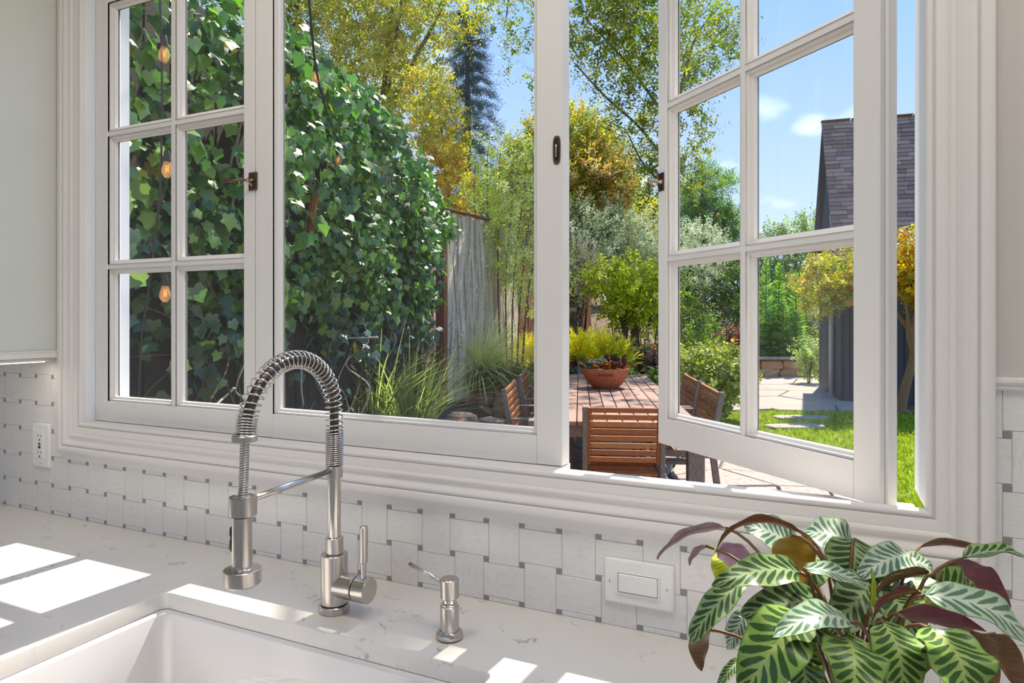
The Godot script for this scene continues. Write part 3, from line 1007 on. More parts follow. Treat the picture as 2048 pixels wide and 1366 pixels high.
func faucet() -> void:
	var t := thing("faucet", "brushed steel spring pull-down faucet standing behind the sink", "faucet", Vector3(-0.784, COUNTER, 0.157))
	put("base_ring", lathed(cyl_profile([[0.0262, 0.0, 0.0135, 0.0012]]), 40), mats.steel, t)
	put("body", lathed(cyl_profile([[0.0232, 0.0145, 0.1010, 0.0012], [0.0155, 0.1010, 0.1300, 0.001]]), 40), mats.steel, t)
	put("seam", lathed([Vector2(0.0225, 0.0130), Vector2(0.0225, 0.0150)], 32), mats.dark_slot, t)
	put("riser", lathed(cyl_profile([[0.0138, 0.128, 0.1305, 0.0004], [0.0112, 0.1305, 0.236, 0.0003]]), 32), mats.steel_bright, t)
	# side valve with its lever
	var side := Transform3D(y_axis_to(Vector3(1, 0, 0)), Vector3(0.010, 0.0475, 0))
	var valve := put("valve_body", lathed(cyl_profile([[0.0215, 0.0, 0.0375, 0.0006], [0.0200, 0.0375, 0.0395, 0.0002], [0.0215, 0.0395, 0.066, 0.001]]), 40, side), mats.steel, t)
	put("seam", lathed([Vector2(0.0206, 0.0372), Vector2(0.0206, 0.0398)], 36, side), mats.dark_slot, valve)
	put("lever", lathed(cyl_profile([[0.0046, 0.0, 0.030, 0.0004], [0.0072, 0.030, 0.0935, 0.0014]]), 24, Transform3D(y_axis_to(Vector3(0.01, 1, 0.0)), Vector3(0.064, 0.064, 0.002))), mats.steel, valve)
	# docking arm
	put("clamp", lathed(cyl_profile([[0.0145, 0.234, 0.2555, 0.0008]]), 32), mats.steel, t)
	var arm_end := Vector3(0.0165, 0.2475, 0.2035)
	put("arm", tubed([Vector3(0, 0.2475, 0.008), arm_end], 0.0052, 14), mats.steel_bright, t)
	var head_at := Vector3(0.0170, 0, 0.2205)
	# C-shaped holder open to the left front
	var holder := smooth()
	var segs := 30
	for k in segs:
		var a0 := deg_to_rad(-118.0 + 300.0 * k / segs)
		var a1 := deg_to_rad(-118.0 + 300.0 * (k + 1) / segs)
		var ring := [[0.0150, 0.229], [0.0192, 0.229], [0.0192, 0.2555], [0.0150, 0.2555]]
		for j in 4:
			holder.set_smooth_group(j + 2)
			var p: Array = ring[j]
			var q: Array = ring[(j + 1) % 4]
			var mid := head_at + Vector3(cos((a0 + a1) / 2) * 0.017, 0.2422, sin((a0 + a1) / 2) * 0.017)
			facing(holder, [head_at + Vector3(cos(a0) * p[0], p[1], sin(a0) * p[0]), head_at + Vector3(cos(a1) * p[0], p[1], sin(a1) * p[0]), head_at + Vector3(cos(a1) * q[0], q[1], sin(a1) * q[0]), head_at + Vector3(cos(a0) * q[0], q[1], sin(a0) * q[0])], mid)
	for a in [deg_to_rad(-118.0), deg_to_rad(182.0)]:
		holder.set_smooth_group(9)
		facing(holder, [head_at + Vector3(cos(a) * 0.015, 0.229, sin(a) * 0.015), head_at + Vector3(cos(a) * 0.0192, 0.229, sin(a) * 0.0192), head_at + Vector3(cos(a) * 0.0192, 0.2555, sin(a) * 0.0192), head_at + Vector3(cos(a) * 0.015, 0.2555, sin(a) * 0.015)], head_at + Vector3(cos(deg_to_rad(32.0)), 0.24, sin(deg_to_rad(32.0))) * 0.03)
	put("holder", done(holder), mats.steel, t)
	# spray head
	var h := put("spray_head", lathed([Vector2(0.0, 0.1285), Vector2(0.0225, 0.1285), Vector2(0.0250, 0.1292), Vector2(0.0262, 0.1310), Vector2(0.0262, 0.1505), Vector2(0.0252, 0.1515), Vector2(0.0150, 0.1525), Vector2(0.0140, 0.1540), Vector2(0.0139, 0.215), Vector2(0.0134, 0.2262), Vector2(0.0128, 0.2265), Vector2(0.0128, 0.2280), Vector2(0.0140, 0.2283), Vector2(0.0140, 0.2550), Vector2(0.0100, 0.2565), Vector2(0.0, 0.2565)], 40, Transform3D(Basis(), head_at + Vector3(-0.001, 0, 0.001))), mats.steel, t)
	put("seam", lathed([Vector2(0.0131, 0.2264), Vector2(0.0131, 0.2282)], 28, Transform3D(Basis(), head_at + Vector3(-0.001, 0, 0.001))), mats.dark_slot, h)
	put("spray_face", lathed([Vector2(0.0215, 0.1284), Vector2(0.0205, 0.1268), Vector2(0.0, 0.1268)].slice(0, 3), 32, Transform3D(Basis(), head_at + Vector3(-0.001, 0, 0.001))), mats.plastic_grey, h)
	var btn := smooth()
	tube(btn, [head_at + Vector3(-0.0128, 0.172, 0.0045), head_at + Vector3(-0.0150, 0.178, 0.0052), head_at + Vector3(-0.0152, 0.190, 0.0052), head_at + Vector3(-0.0142, 0.195, 0.005), head_at + Vector3(-0.0152, 0.201, 0.0052), head_at + Vector3(-0.0150, 0.209, 0.0052), head_at + Vector3(-0.0128, 0.214, 0.0045)], [0.002, 0.0042, 0.0046, 0.0040, 0.0046, 0.0042, 0.002], 12)
	put("button", done(btn), mats.black, h)
	# hose and the coil spring along one path
	var arch := [Vector3(0, 0.2555, 0), Vector3(0, 0.285, 0), Vector3(0, 0.312, 0)]
	for k in range(1, 16):
		var a := PI * k / 16.0
		arch.append(Vector3(0.0175 * (1 - cos(a)) / 2, 0.345 + 0.105 * sin(a) - 0.005 * k / 16.0, 0.1085 * (1 - cos(a))))
	arch.append(Vector3(0.0178, 0.3395, 0.2185))
	var low := [Vector3(0.0178, 0.3395, 0.2185), Vector3(0.0176, 0.300, 0.2195), Vector3(0.0165, 0.2545, 0.2212)]
	var path := curve_points(arch, 6)
	put("hose", tubed(path, 0.0078, 12), mats.steel_dark, t)
	# ribbed lower hose
	var lp := curve_points(low, 8)
	var rib := smooth()
	coil(rib, lp, 0.0052, 0.0019, [0.0036, 0.0036], 8, 12)
	tube(rib, lp, 0.0052, 12)
	put("ribbed_hose", done(rib), mats.steel, t)
	var cp: Vector3 = arch[-1]
	put("collar", lathed([Vector2(0.0, -0.0045), Vector2(0.0165, -0.0045), Vector2(0.0178, -0.0035), Vector2(0.0178, 0.0040), Vector2(0.0165, 0.0050), Vector2(0.0, 0.0050)], 32, Transform3D(Basis(), cp)), mats.steel, t)
	var sp := smooth()
	coil(sp, path, 0.0142, 0.0014, [0.0036, 0.0036, 0.0036, 0.0120, 0.0108, 0.0105, 0.0105, 0.0105, 0.0105, 0.0105, 0.0105, 0.0105, 0.0110, 0.0120, 0.0120, 0.0040, 0.0036], 6, 18)
	put("spring", done(sp), mats.steel_bright, t)

func coil(st: SurfaceTool, path: Array, r: float, wire: float, pitches: Array, sides := 6, per_turn := 16) -> void:
	# a wire wound round the path; the pitch changes along it
	var lens := [0.0]
	for i in path.size() - 1:
		lens.append(lens[-1] + path[i].distance_to(path[i + 1]))
	var total: float = lens[-1]
	var out := []
	var s := 0.0
	var ang := 0.0
	var seg := 0
	while s < total:
		while seg < path.size() - 2 and lens[seg + 1] < s:
			seg += 1
		var f: float = (s - lens[seg]) / maxf(lens[seg + 1] - lens[seg], 1e-6)
		var p: Vector3 = path[seg].lerp(path[seg + 1], f)
		var t: Vector3 = (path[mini(seg + 1, path.size() - 1)] - path[maxi(seg - 1, 0)]).normalized()
		var x := Vector3.RIGHT
		x = (x - t * x.dot(t)).normalized()
		out.append(p + (x * cos(ang) + t.cross(x) * sin(ang)) * r)
		var u := s / total * (pitches.size() - 1)
		var k := mini(int(u), pitches.size() - 2)
		var pitch: float = lerpf(pitches[k], pitches[k + 1], u - k)
		s += pitch / per_turn
		ang += TAU / per_turn
	tube(st, out, wire, sides)

func soap_dispenser() -> void:
	var t := thing("soap_dispenser", "small brushed steel soap pump right of the faucet", "soap dispenser", Vector3(-0.55, COUNTER, 0.158))
	put("base_gasket", lathed(cyl_profile([[0.0205, 0.0, 0.0025, 0.0003]]), 32), mats.black, t)
	put("base_ring", lathed([Vector2(0.0215, 0.002), Vector2(0.0220, 0.004), Vector2(0.0215, 0.0085), Vector2(0.0185, 0.0125), Vector2(0.0155, 0.0135)], 36), mats.steel, t)
	put("body", lathed(cyl_profile([[0.0152, 0.0125, 0.0530, 0.001]]), 32), mats.steel, t)
	put("neck", lathed(cyl_profile([[0.0138, 0.0530, 0.0560, 0.0006], [0.0108, 0.0560, 0.0640, 0.0003]]), 32), mats.steel_bright, t)
	var cap := put("pump_head", lathed(cyl_profile([[0.0150, 0.0640, 0.0955, 0.0012]]), 32), mats.steel, t)
	put("nozzle", tubed([Vector3(-0.010, 0.0860, 0.0005), Vector3(-0.0780, 0.1065, -0.0015)], [0.0036, 0.0030], 14), mats.steel, cap)

func leaf_texture(kind: String) -> ImageTexture:
	# prayer-plant marking: dark lens-shaped bars along the side veins on a paler ground
	var w := 192
	var h := 384
	var look: Array = {
		"green": [Color("a0b880"), Color("2a4c24"), Color("8dab68"), 0.66], "bright": [Color("a5bf66"), Color("2f561e"), Color("86ad4e"), 0.66],
		"pale": [Color("bccdb8"), Color("466a5c"), Color("a9c3a0"), 0.60], "silver": [Color("c8d9c4"), Color("52765f"), Color("a8c49c"), 0.58], "lime": [Color("bfcc2e"), Color("93a51c"), Color("d3dc52"), 0.3],  # pale and silver: glare on the blade is put into the colour
	}[kind]
	var im := Image.create(w, h, false, Image.FORMAT_RGB8)
	var n := FastNoiseLite.new()
	n.seed = 4
	n.frequency = 0.02
	for y in h:
		var t := float(y) / (h - 1)
		for x in w:
			var v := (float(x) / (w - 1) - 0.5) * 2.0
			var av := absf(v)
			# side veins run forward from the midrib
			var u := t * 1.14 - av * 0.34 + av * av * 0.12 + n.get_noise_2d(x, y) * 0.012
			var period := 8.0
			var ph := u * period + (0.0 if v > 0 else 0.5)
			var fr := absf(ph - floorf(ph) - 0.5) * 2.0
			var long := fmod(floorf(ph), 2.0)
			var reach := 1.02 if long == 0.0 else 0.86
			var lens := clampf(1.0 - pow(absf(av - reach * 0.50) / (reach * 0.50), 2.8), 0.0, 1.0)
			var bar := smoothstep(1.0 - look[3] * lens, 1.12 - look[3] * lens, 1.0 - fr * 0.86) * (1.0 if lens > 0.02 else 0.0)
			var c: Color = (look[0] as Color).lerp(look[2], clampf(av * 0.9, 0, 1))
			c = c.lerp(look[1], clampf(bar, 0, 1) * 0.93)
			c = c.lerp(look[1], smoothstep(0.93, 1.0, av) * 0.5)
			c = c.lerp((look[0] as Color).lightened(0.12), smoothstep(0.035, 0.015, av))
			var fine := fmod(absf(u * 90.0), 1.0)
			c = c.darkened(0.06 * (1.0 if fine < 0.4 else 0.0))
			im.set_pixel(x, y, c)
	return ImageTexture.create_from_image(im)

func calathea() -> void:
	var tops := {}
	for k in ["green", "bright", "pale", "silver", "lime"]:
		var m := plain("calathea_" + k, "ffffff", 0.34 if k != "silver" else 0.28, 0.0, 0.5)
		m.albedo_texture = leaf_texture(k)
		m.backlight_enabled = true
		m.backlight = Color(0.42, 0.5, 0.16)
		m.cull_mode = BaseMaterial3D.CULL_DISABLED
		tops[k] = m
	var unders := {}
	for k in {"mauve": "9a7880", "rust": "7c3f26", "pink": "c79bb6", "ochre": "bd9420", "brown": "6f4a22", "burgundy": "6d2430", "lime": "c4d02c", "yellow": "e3d21e"}:
		var m := noisy("calathea_under_" + k, [0.0, Color({"mauve": "9a7880", "rust": "7c3f26", "pink": "c79bb6", "ochre": "bd9420", "brown": "6f4a22", "burgundy": "6d2430", "lime": "c4d02c", "yellow": "e3d21e"}[k]).darkened(0.18).to_html(false), 1.0, Color({"mauve": "9a7880", "rust": "7c3f26", "pink": "c79bb6", "ochre": "bd9420", "brown": "6f4a22", "burgundy": "6d2430", "lime": "c4d02c", "yellow": "e3d21e"}[k]).lightened(0.12).to_html(false)], 0.02, Vector3(10, 60, 10), 0.42, 0.0, 3, FastNoiseLite.TYPE_SIMPLEX_SMOOTH, true, 256)
		m.backlight_enabled = true
		m.backlight = Color(0.4, 0.35, 0.2)
		unders[k] = m
	# [leaf base, tip, upper side, width, arch, cupping, upper side's marking, underside's colour]
	var leaves := [
		[Vector3(-0.1028, 1.1930, 0.3094), Vector3(-0.1687, 1.1652, 0.3622), Vector3(-0.4838, 0.5374, -0.6908), 0.0167, 0.018, 0.90, "pale", "mauve"],
		[Vector3(-0.1216, 1.1761, 0.3292), Vector3(-0.1369, 1.1576, 0.3473), Vector3(-0.5588, 0.3980, -0.7275), 0.0110, 0.006, 0.70, "pale", "mauve"],
		[Vector3(-0.0253, 1.2149, 0.3615), Vector3(-0.0999, 1.2007, 0.4184), Vector3(-0.3681, 0.7470, -0.5537), 0.0169, 0.030, 0.80, "green", "rust"],
		[Vector3(-0.1032, 1.1889, 0.3757), Vector3(-0.0637, 1.1739, 0.3684), Vector3(-0.3028, 0.3505, -0.8863), 0.0268, 0.004, 0.30, "pale", "pink"],
		[Vector3(-0.0997, 1.1764, 0.3410), Vector3(-0.0993, 1.1436, 0.3519), Vector3(0.2222, 0.2018, 0.9539), 0.0279, 0.010, 0.30, "lime", "lime"],  # yellow-green of a backlit blade, put into the leaf colour
		[Vector3(-0.0326, 1.1579, 0.2435), Vector3(-0.0889, 1.1829, 0.2587), Vector3(0.1621, 0.7960, 0.5831), 0.0448, 0.016, 0.25, "pale", "mauve"],
		[Vector3(-0.0312, 1.2173, 0.3863), Vector3(-0.0207, 1.1714, 0.3925), Vector3(-0.2672, 0.2516, -0.9302), 0.0388, 0.012, 0.45, "green", "ochre"],
		[Vector3(-0.0223, 1.1958, 0.4263), Vector3(-0.0924, 1.1913, 0.4811), Vector3(0.1845, 0.7519, 0.6329), 0.0298, 0.022, 0.25, "green", "rust"],
		[Vector3(-0.0703, 1.1811, 0.4266), Vector3(-0.1175, 1.1204, 0.4486), Vector3(-0.1699, 0.5496, 0.8180), 0.0247, 0.020, 0.35, "green", "rust"],
		[Vector3(-0.1071, 1.1300, 0.4328), Vector3(-0.1114, 1.0844, 0.4237), Vector3(-0.5758, 0.3008, -0.7603), 0.0213, 0.008, 0.50, "green", "brown"],
		[Vector3(-0.0201, 1.1853, 0.4915), Vector3(-0.0625, 1.1297, 0.5443), Vector3(0.1112, 0.5486, 0.8286), 0.0452, 0.035, 0.20, "bright", "rust"],
		[Vector3(0.0172, 1.1811, 0.4851), Vector3(-0.0386, 1.1783, 0.5332), Vector3(0.0792, 0.9091, 0.4089), 0.0280, 0.022, 0.35, "silver", "rust"],
		[Vector3(-0.0056, 1.1705, 0.4185), Vector3(-0.0715, 1.1647, 0.4713), Vector3(0.2416, 0.6066, 0.7574), 0.0361, 0.018, 0.20, "green", "rust"],
		[Vector3(-0.0191, 1.2073, 0.4469), Vector3(0.0346, 1.1828, 0.4108), Vector3(0.3046, 0.8575, 0.4145), 0.0179, 0.012, 0.30, "silver", "mauve"],
		[Vector3(0.0291, 1.1740, 0.2700), Vector3(-0.0273, 1.1840, 0.2742), Vector3(0.1748, 0.8520, 0.4935), 0.0467, 0.024, 0.20, "pale", "pink"],
		[Vector3(0.0189, 1.1693, 0.2416), Vector3(0.0076, 1.1995, 0.2358), Vector3(-0.7319, 0.3042, -0.6098), 0.0172, 0.004, 0.50, "pale", "pink"],
		[Vector3(0.0249, 1.2069, 0.3381), Vector3(0.0171, 1.1596, 0.3638), Vector3(0.3571, 0.3008, 0.8843), 0.0556, 0.014, 0.20, "green", "rust"],
		[Vector3(0.0747, 1.1968, 0.3370), Vector3(0.0251, 1.1821, 0.3821), Vector3(0.1621, 0.7960, 0.5831), 0.0318, 0.018, 0.25, "pale", "rust"],
		[Vector3(0.0688, 1.1775, 0.2955), Vector3(0.1027, 1.1630, 0.2798), Vector3(0.3046, 0.8575, 0.4145), 0.0239, 0.012, 0.20, "silver", "rust"],
		[Vector3(0.0892, 1.1841, 0.2640), Vector3(0.1612, 1.1729, 0.2083), Vector3(-0.3194, 0.5020, -0.8037), 0.0119, 0.014, 0.60, "lime", "rust"],
		[Vector3(0.1198, 1.1939, 0.3159), Vector3(0.1868, 1.1900, 0.2847), Vector3(0.1002, 0.9908, 0.0914), 0.0225, 0.016, 0.50, "green", "burgundy"],
		[Vector3(0.1111, 1.1702, 0.2758), Vector3(0.1771, 1.1095, 0.2230), Vector3(0.0244, 0.4494, -0.8930), 0.0442, 0.024, 0.15, "green", "burgundy"],
		[Vector3(0.0910, 1.1463, 0.2962), Vector3(0.1393, 1.1464, 0.2627), Vector3(0.4411, 0.5496, 0.7095), 0.0432, 0.026, 0.20, "bright", "rust"],
		[Vector3(0.0882, 1.1915, 0.3638), Vector3(0.0352, 1.1650, 0.3995), Vector3(-0.4266, 0.5970, -0.6794), 0.0185, 0.014, 0.70, "green", "brown"],
		[Vector3(0.0734, 1.1941, 0.4258), Vector3(0.0339, 1.1720, 0.4553), Vector3(-0.5239, 0.5459, -0.6538), 0.0162, 0.012, 0.70, "green", "burgundy"],
		[Vector3(0.0783, 1.1833, 0.4014), Vector3(0.1641, 1.1366, 0.3835), Vector3(0.4579, 0.7980, 0.3918), 0.0367, 0.034, 0.20, "silver", "burgundy"],
		[Vector3(0.0541, 1.1805, 0.4458), Vector3(0.1219, 1.1653, 0.4142), Vector3(-0.3028, 0.3505, -0.8863), 0.0186, 0.006, 0.50, "lime", "burgundy"],
		[Vector3(0.0140, 1.1752, 0.4977), Vector3(0.0156, 1.1430, 0.5410), Vector3(0.3194, 0.5020, 0.8037), 0.0447, 0.020, 0.18, "bright", "rust"],
		[Vector3(0.0423, 1.1811, 0.4734), Vector3(0.0511, 1.1353, 0.5024), Vector3(0.4104, 0.5020, 0.7613), 0.0412, 0.020, 0.18, "bright", "rust"],
		[Vector3(0.0756, 1.1808, 0.4689), Vector3(0.0911, 1.1393, 0.5058), Vector3(0.4964, 0.5013, 0.7087), 0.0524, 0.026, 0.18, "bright", "rust"],
		[Vector3(0.0760, 1.1540, 0.3805), Vector3(0.0843, 1.1705, 0.3766), Vector3(-0.3185, 0.2049, -0.9255), 0.0129, 0.004, 0.40, "lime", "yellow"],
		[Vector3(0.1217, 1.1420, 0.3591), Vector3(0.1335, 1.0944, 0.3757), Vector3(0.0033, 0.3042, -0.9526), 0.0271, 0.010, 0.50, "green", "brown"],
		[Vector3(0.1446, 1.1299, 0.3264), Vector3(0.1635, 1.0823, 0.3286), Vector3(0.1162, 0.3030, -0.9459), 0.0235, 0.010, 0.50, "green", "brown"],
		[Vector3(-0.0231, 1.1616, 0.4929), Vector3(-0.0151, 1.1240, 0.5112), Vector3(0.2927, 0.4041, 0.8666), 0.0293, 0.014, 0.30, "bright", "rust"],
		[Vector3(0.0356, 1.1718, 0.4214), Vector3(0.0364, 1.2073, 0.4210), Vector3(0.5971, 0.1025, 0.7956), 0.0062, 0.002, 0.90, "lime", "rust"],
		[Vector3(-0.0676, 1.1366, 0.4915), Vector3(-0.0848, 1.1154, 0.5106), Vector3(-0.0462, 0.5070, 0.8607), 0.0094, 0.008, 0.50, "green", "rust"],
		[Vector3(-0.0680, 1.1450, 0.4035), Vector3(-0.0875, 1.1049, 0.4126), Vector3(-0.1381, 0.4056, 0.9036), 0.0196, 0.012, 0.30, "pale", "burgundy"],
		[Vector3(-0.0396, 1.1780, 0.4233), Vector3(-0.0054, 1.1389, 0.4405), Vector3(0.3381, 0.6000, 0.7250), 0.0319, 0.020, 0.20, "green", "rust"],
		[Vector3(0.0649, 1.1782, 0.3415), Vector3(0.0916, 1.1430, 0.3622), Vector3(0.4411, 0.5496, 0.7095), 0.0382, 0.020, 0.20, "green", "rust"],
		[Vector3(-0.0064, 1.1802, 0.3196), Vector3(-0.0433, 1.1463, 0.3589), Vector3(0.2710, 0.5044, 0.8198), 0.0363, 0.020, 0.20, "green", "rust"],
		[Vector3(0.0372, 1.1811, 0.3765), Vector3(-0.0014, 1.1478, 0.4386), Vector3(0.2710, 0.5044, 0.8198), 0.0413, 0.020, 0.20, "green", "rust"],
		[Vector3(0.0458, 1.1716, 0.3725), Vector3(0.0711, 1.1389, 0.4048), Vector3(0.4538, 0.5044, 0.7346), 0.0413, 0.020, 0.20, "green", "rust"],
	]
	var pot_at := Vector3(0.035, COUNTER, 0.415)
	var t := thing("potted_calathea", "striped prayer plant with burgundy leaf undersides on the counter", "potted plant")
	put("pot", lathed([Vector2(0.0, 0.0), Vector2(0.058, 0.0), Vector2(0.062, 0.003), Vector2(0.074, 0.105), Vector2(0.078, 0.107), Vector2(0.079, 0.122), Vector2(0.076, 0.124), Vector2(0.071, 0.122), Vector2(0.069, 0.112), Vector2(0.0, 0.112)], 40, Transform3D(Basis(), pot_at)), mats.plastic, t)
	var heart := pot_at + Vector3(0, 0.10, 0)
	var r := RandomNumberGenerator.new()
	r.seed = 77
	for l in leaves:
		var b: Vector3 = l[0]
		var root := heart + Vector3(r.randf_range(-0.03, 0.03), 0, r.randf_range(-0.03, 0.03))
		var tip_dir: Vector3 = (l[1] - b).normalized()
		var ctrl := Vector3(lerpf(root.x, b.x, 0.55), maxf(b.y, root.y) - 0.004, lerpf(root.z, b.z, 0.55)) - tip_dir * 0.012
		var stalk := []
		for k in 11:
			var f := k / 10.0
			stalk.append(root.lerp(ctrl, f).lerp(ctrl.lerp(b, f), f))
		put("stem", tubed(stalk, 0.0017, 6), mats.calathea_under_brown if l[7] != "lime" else mats.stem_green, t)
		put("leaf", calathea_leaf(l, tops[l[6]], unders[l[7]], r), null, t)

func calathea_leaf(l: Array, top: Material, under: Material, r: RandomNumberGenerator) -> ArrayMesh:
	var b: Vector3 = l[0]
	var e: Vector3 = l[1]
	var nrm: Vector3 = l[2]
	var ax := (e - b).normalized()
	nrm = (nrm - ax * nrm.dot(ax)).normalized()
	var half: float = l[3] * 0.58
	var ctrl := (b + e) * 0.5 + nrm * float(l[4]) * 1.3
	var nt := 14
	var nv := 8
	var wave := r.randf_range(0.06, 0.15)
	var ph := r.randf() * TAU
	var mesh := ArrayMesh.new()
	for side in 2:
		var st := SurfaceTool.new()
		st.begin(Mesh.PRIMITIVE_TRIANGLES)
		st.set_smooth_group(1)
		var grid := []
		for i in nt + 1:
			var t := float(i) / nt
			var p := b.lerp(ctrl, t).lerp(ctrl.lerp(e, t), t)
			var d := ((ctrl - b).lerp(e - ctrl, t)).normalized()
			var s := d.cross(nrm).normalized()
			var up := s.cross(d).normalized()
			var wd := half * pow(maxf(sin(PI * pow(t, 0.80)), 0.0), 0.62) * (1.0 - 0.15 * t)
			if i == 0:
				wd = half * 0.03
			if i == nt:
				wd = 0.0003
			var row := []
			for j in nv + 1:
				var v := (float(j) / nv - 0.5) * 2.0
				var cup: float = l[5] * 1.1
				var turn := v * cup
				# the blade curls up about the midrib
				var across := s * (sin(turn) / maxf(cup, 0.01)) * wd
				var rise := up * ((1.0 - cos(turn)) / maxf(cup, 0.01) * wd + absf(v) * half * wave * sin(t * 15.0 + ph + v * 1.2) + half * 0.012 * sin((t * 1.12 - absf(v) * 0.2) * 62.0) * (1.0 - absf(v)))
				var q := p + across + rise
				if side == 1:
					q -= up * 0.0005
				row.append([q, Vector2((v + 1.0) / 2.0, t)])
			grid.append(row)
		for i in nt:
			for j in nv:
				var a: Array = grid[i][j]
				var c1: Array = grid[i][j + 1]
				var c2: Array = grid[i + 1][j + 1]
				var d2: Array = grid[i + 1][j]
				# s = d x n points to the right of the tip direction seen from above
				var order := [a, c1, c2, a, c2, d2] if side == 1 else [a, c2, c1, a, d2, c2]
				for k in [0, 2, 1, 3, 5, 4]:
					st.set_uv(order[k][1])
					st.add_vertex(order[k][0])
		st.generate_normals()
		st.commit(mesh)
		mesh.surface_set_material(side, top if side == 0 else under)
	return mesh

# ---------------------------------------------------------------- the garden: ground, shed, furniture

func ground_height(a: float, d: float) -> float:
	var low := -0.07
	# left bed, held in front by the rock wall
	var bed := lerpf(low, 0.43 + 0.012 * sin(a * 7.0) + 0.02 * sin(d * 3.1), smoothstep(-0.05, -0.55, a - (d - 6.0) * 0.06))
	var bank := 0.60 + 0.085 * maxf(d - 8.0, 0.0)
	var start := 8.0 if a < 0.5 else 9.35
	var left := lerpf(bed, bank, smoothstep(start - 0.15, start + 0.2, d))
	if a > 0.5:
		left = lerpf(low, bank, smoothstep(start - 0.15, start + 0.25, d))
	var right := low
	if d > 16.7:
		right = lerpf(low, 0.40 + 0.02 * maxf(d - 17.0, 0.0), smoothstep(16.7, 17.1, d))
	var k := smoothstep(1.8, 2.6, a - maxf(d - 9.5, 0.0) * 0.10)
	var h := lerpf(left, right, k)
	return h + 0.05 * maxf(d - 26.0, 0.0)

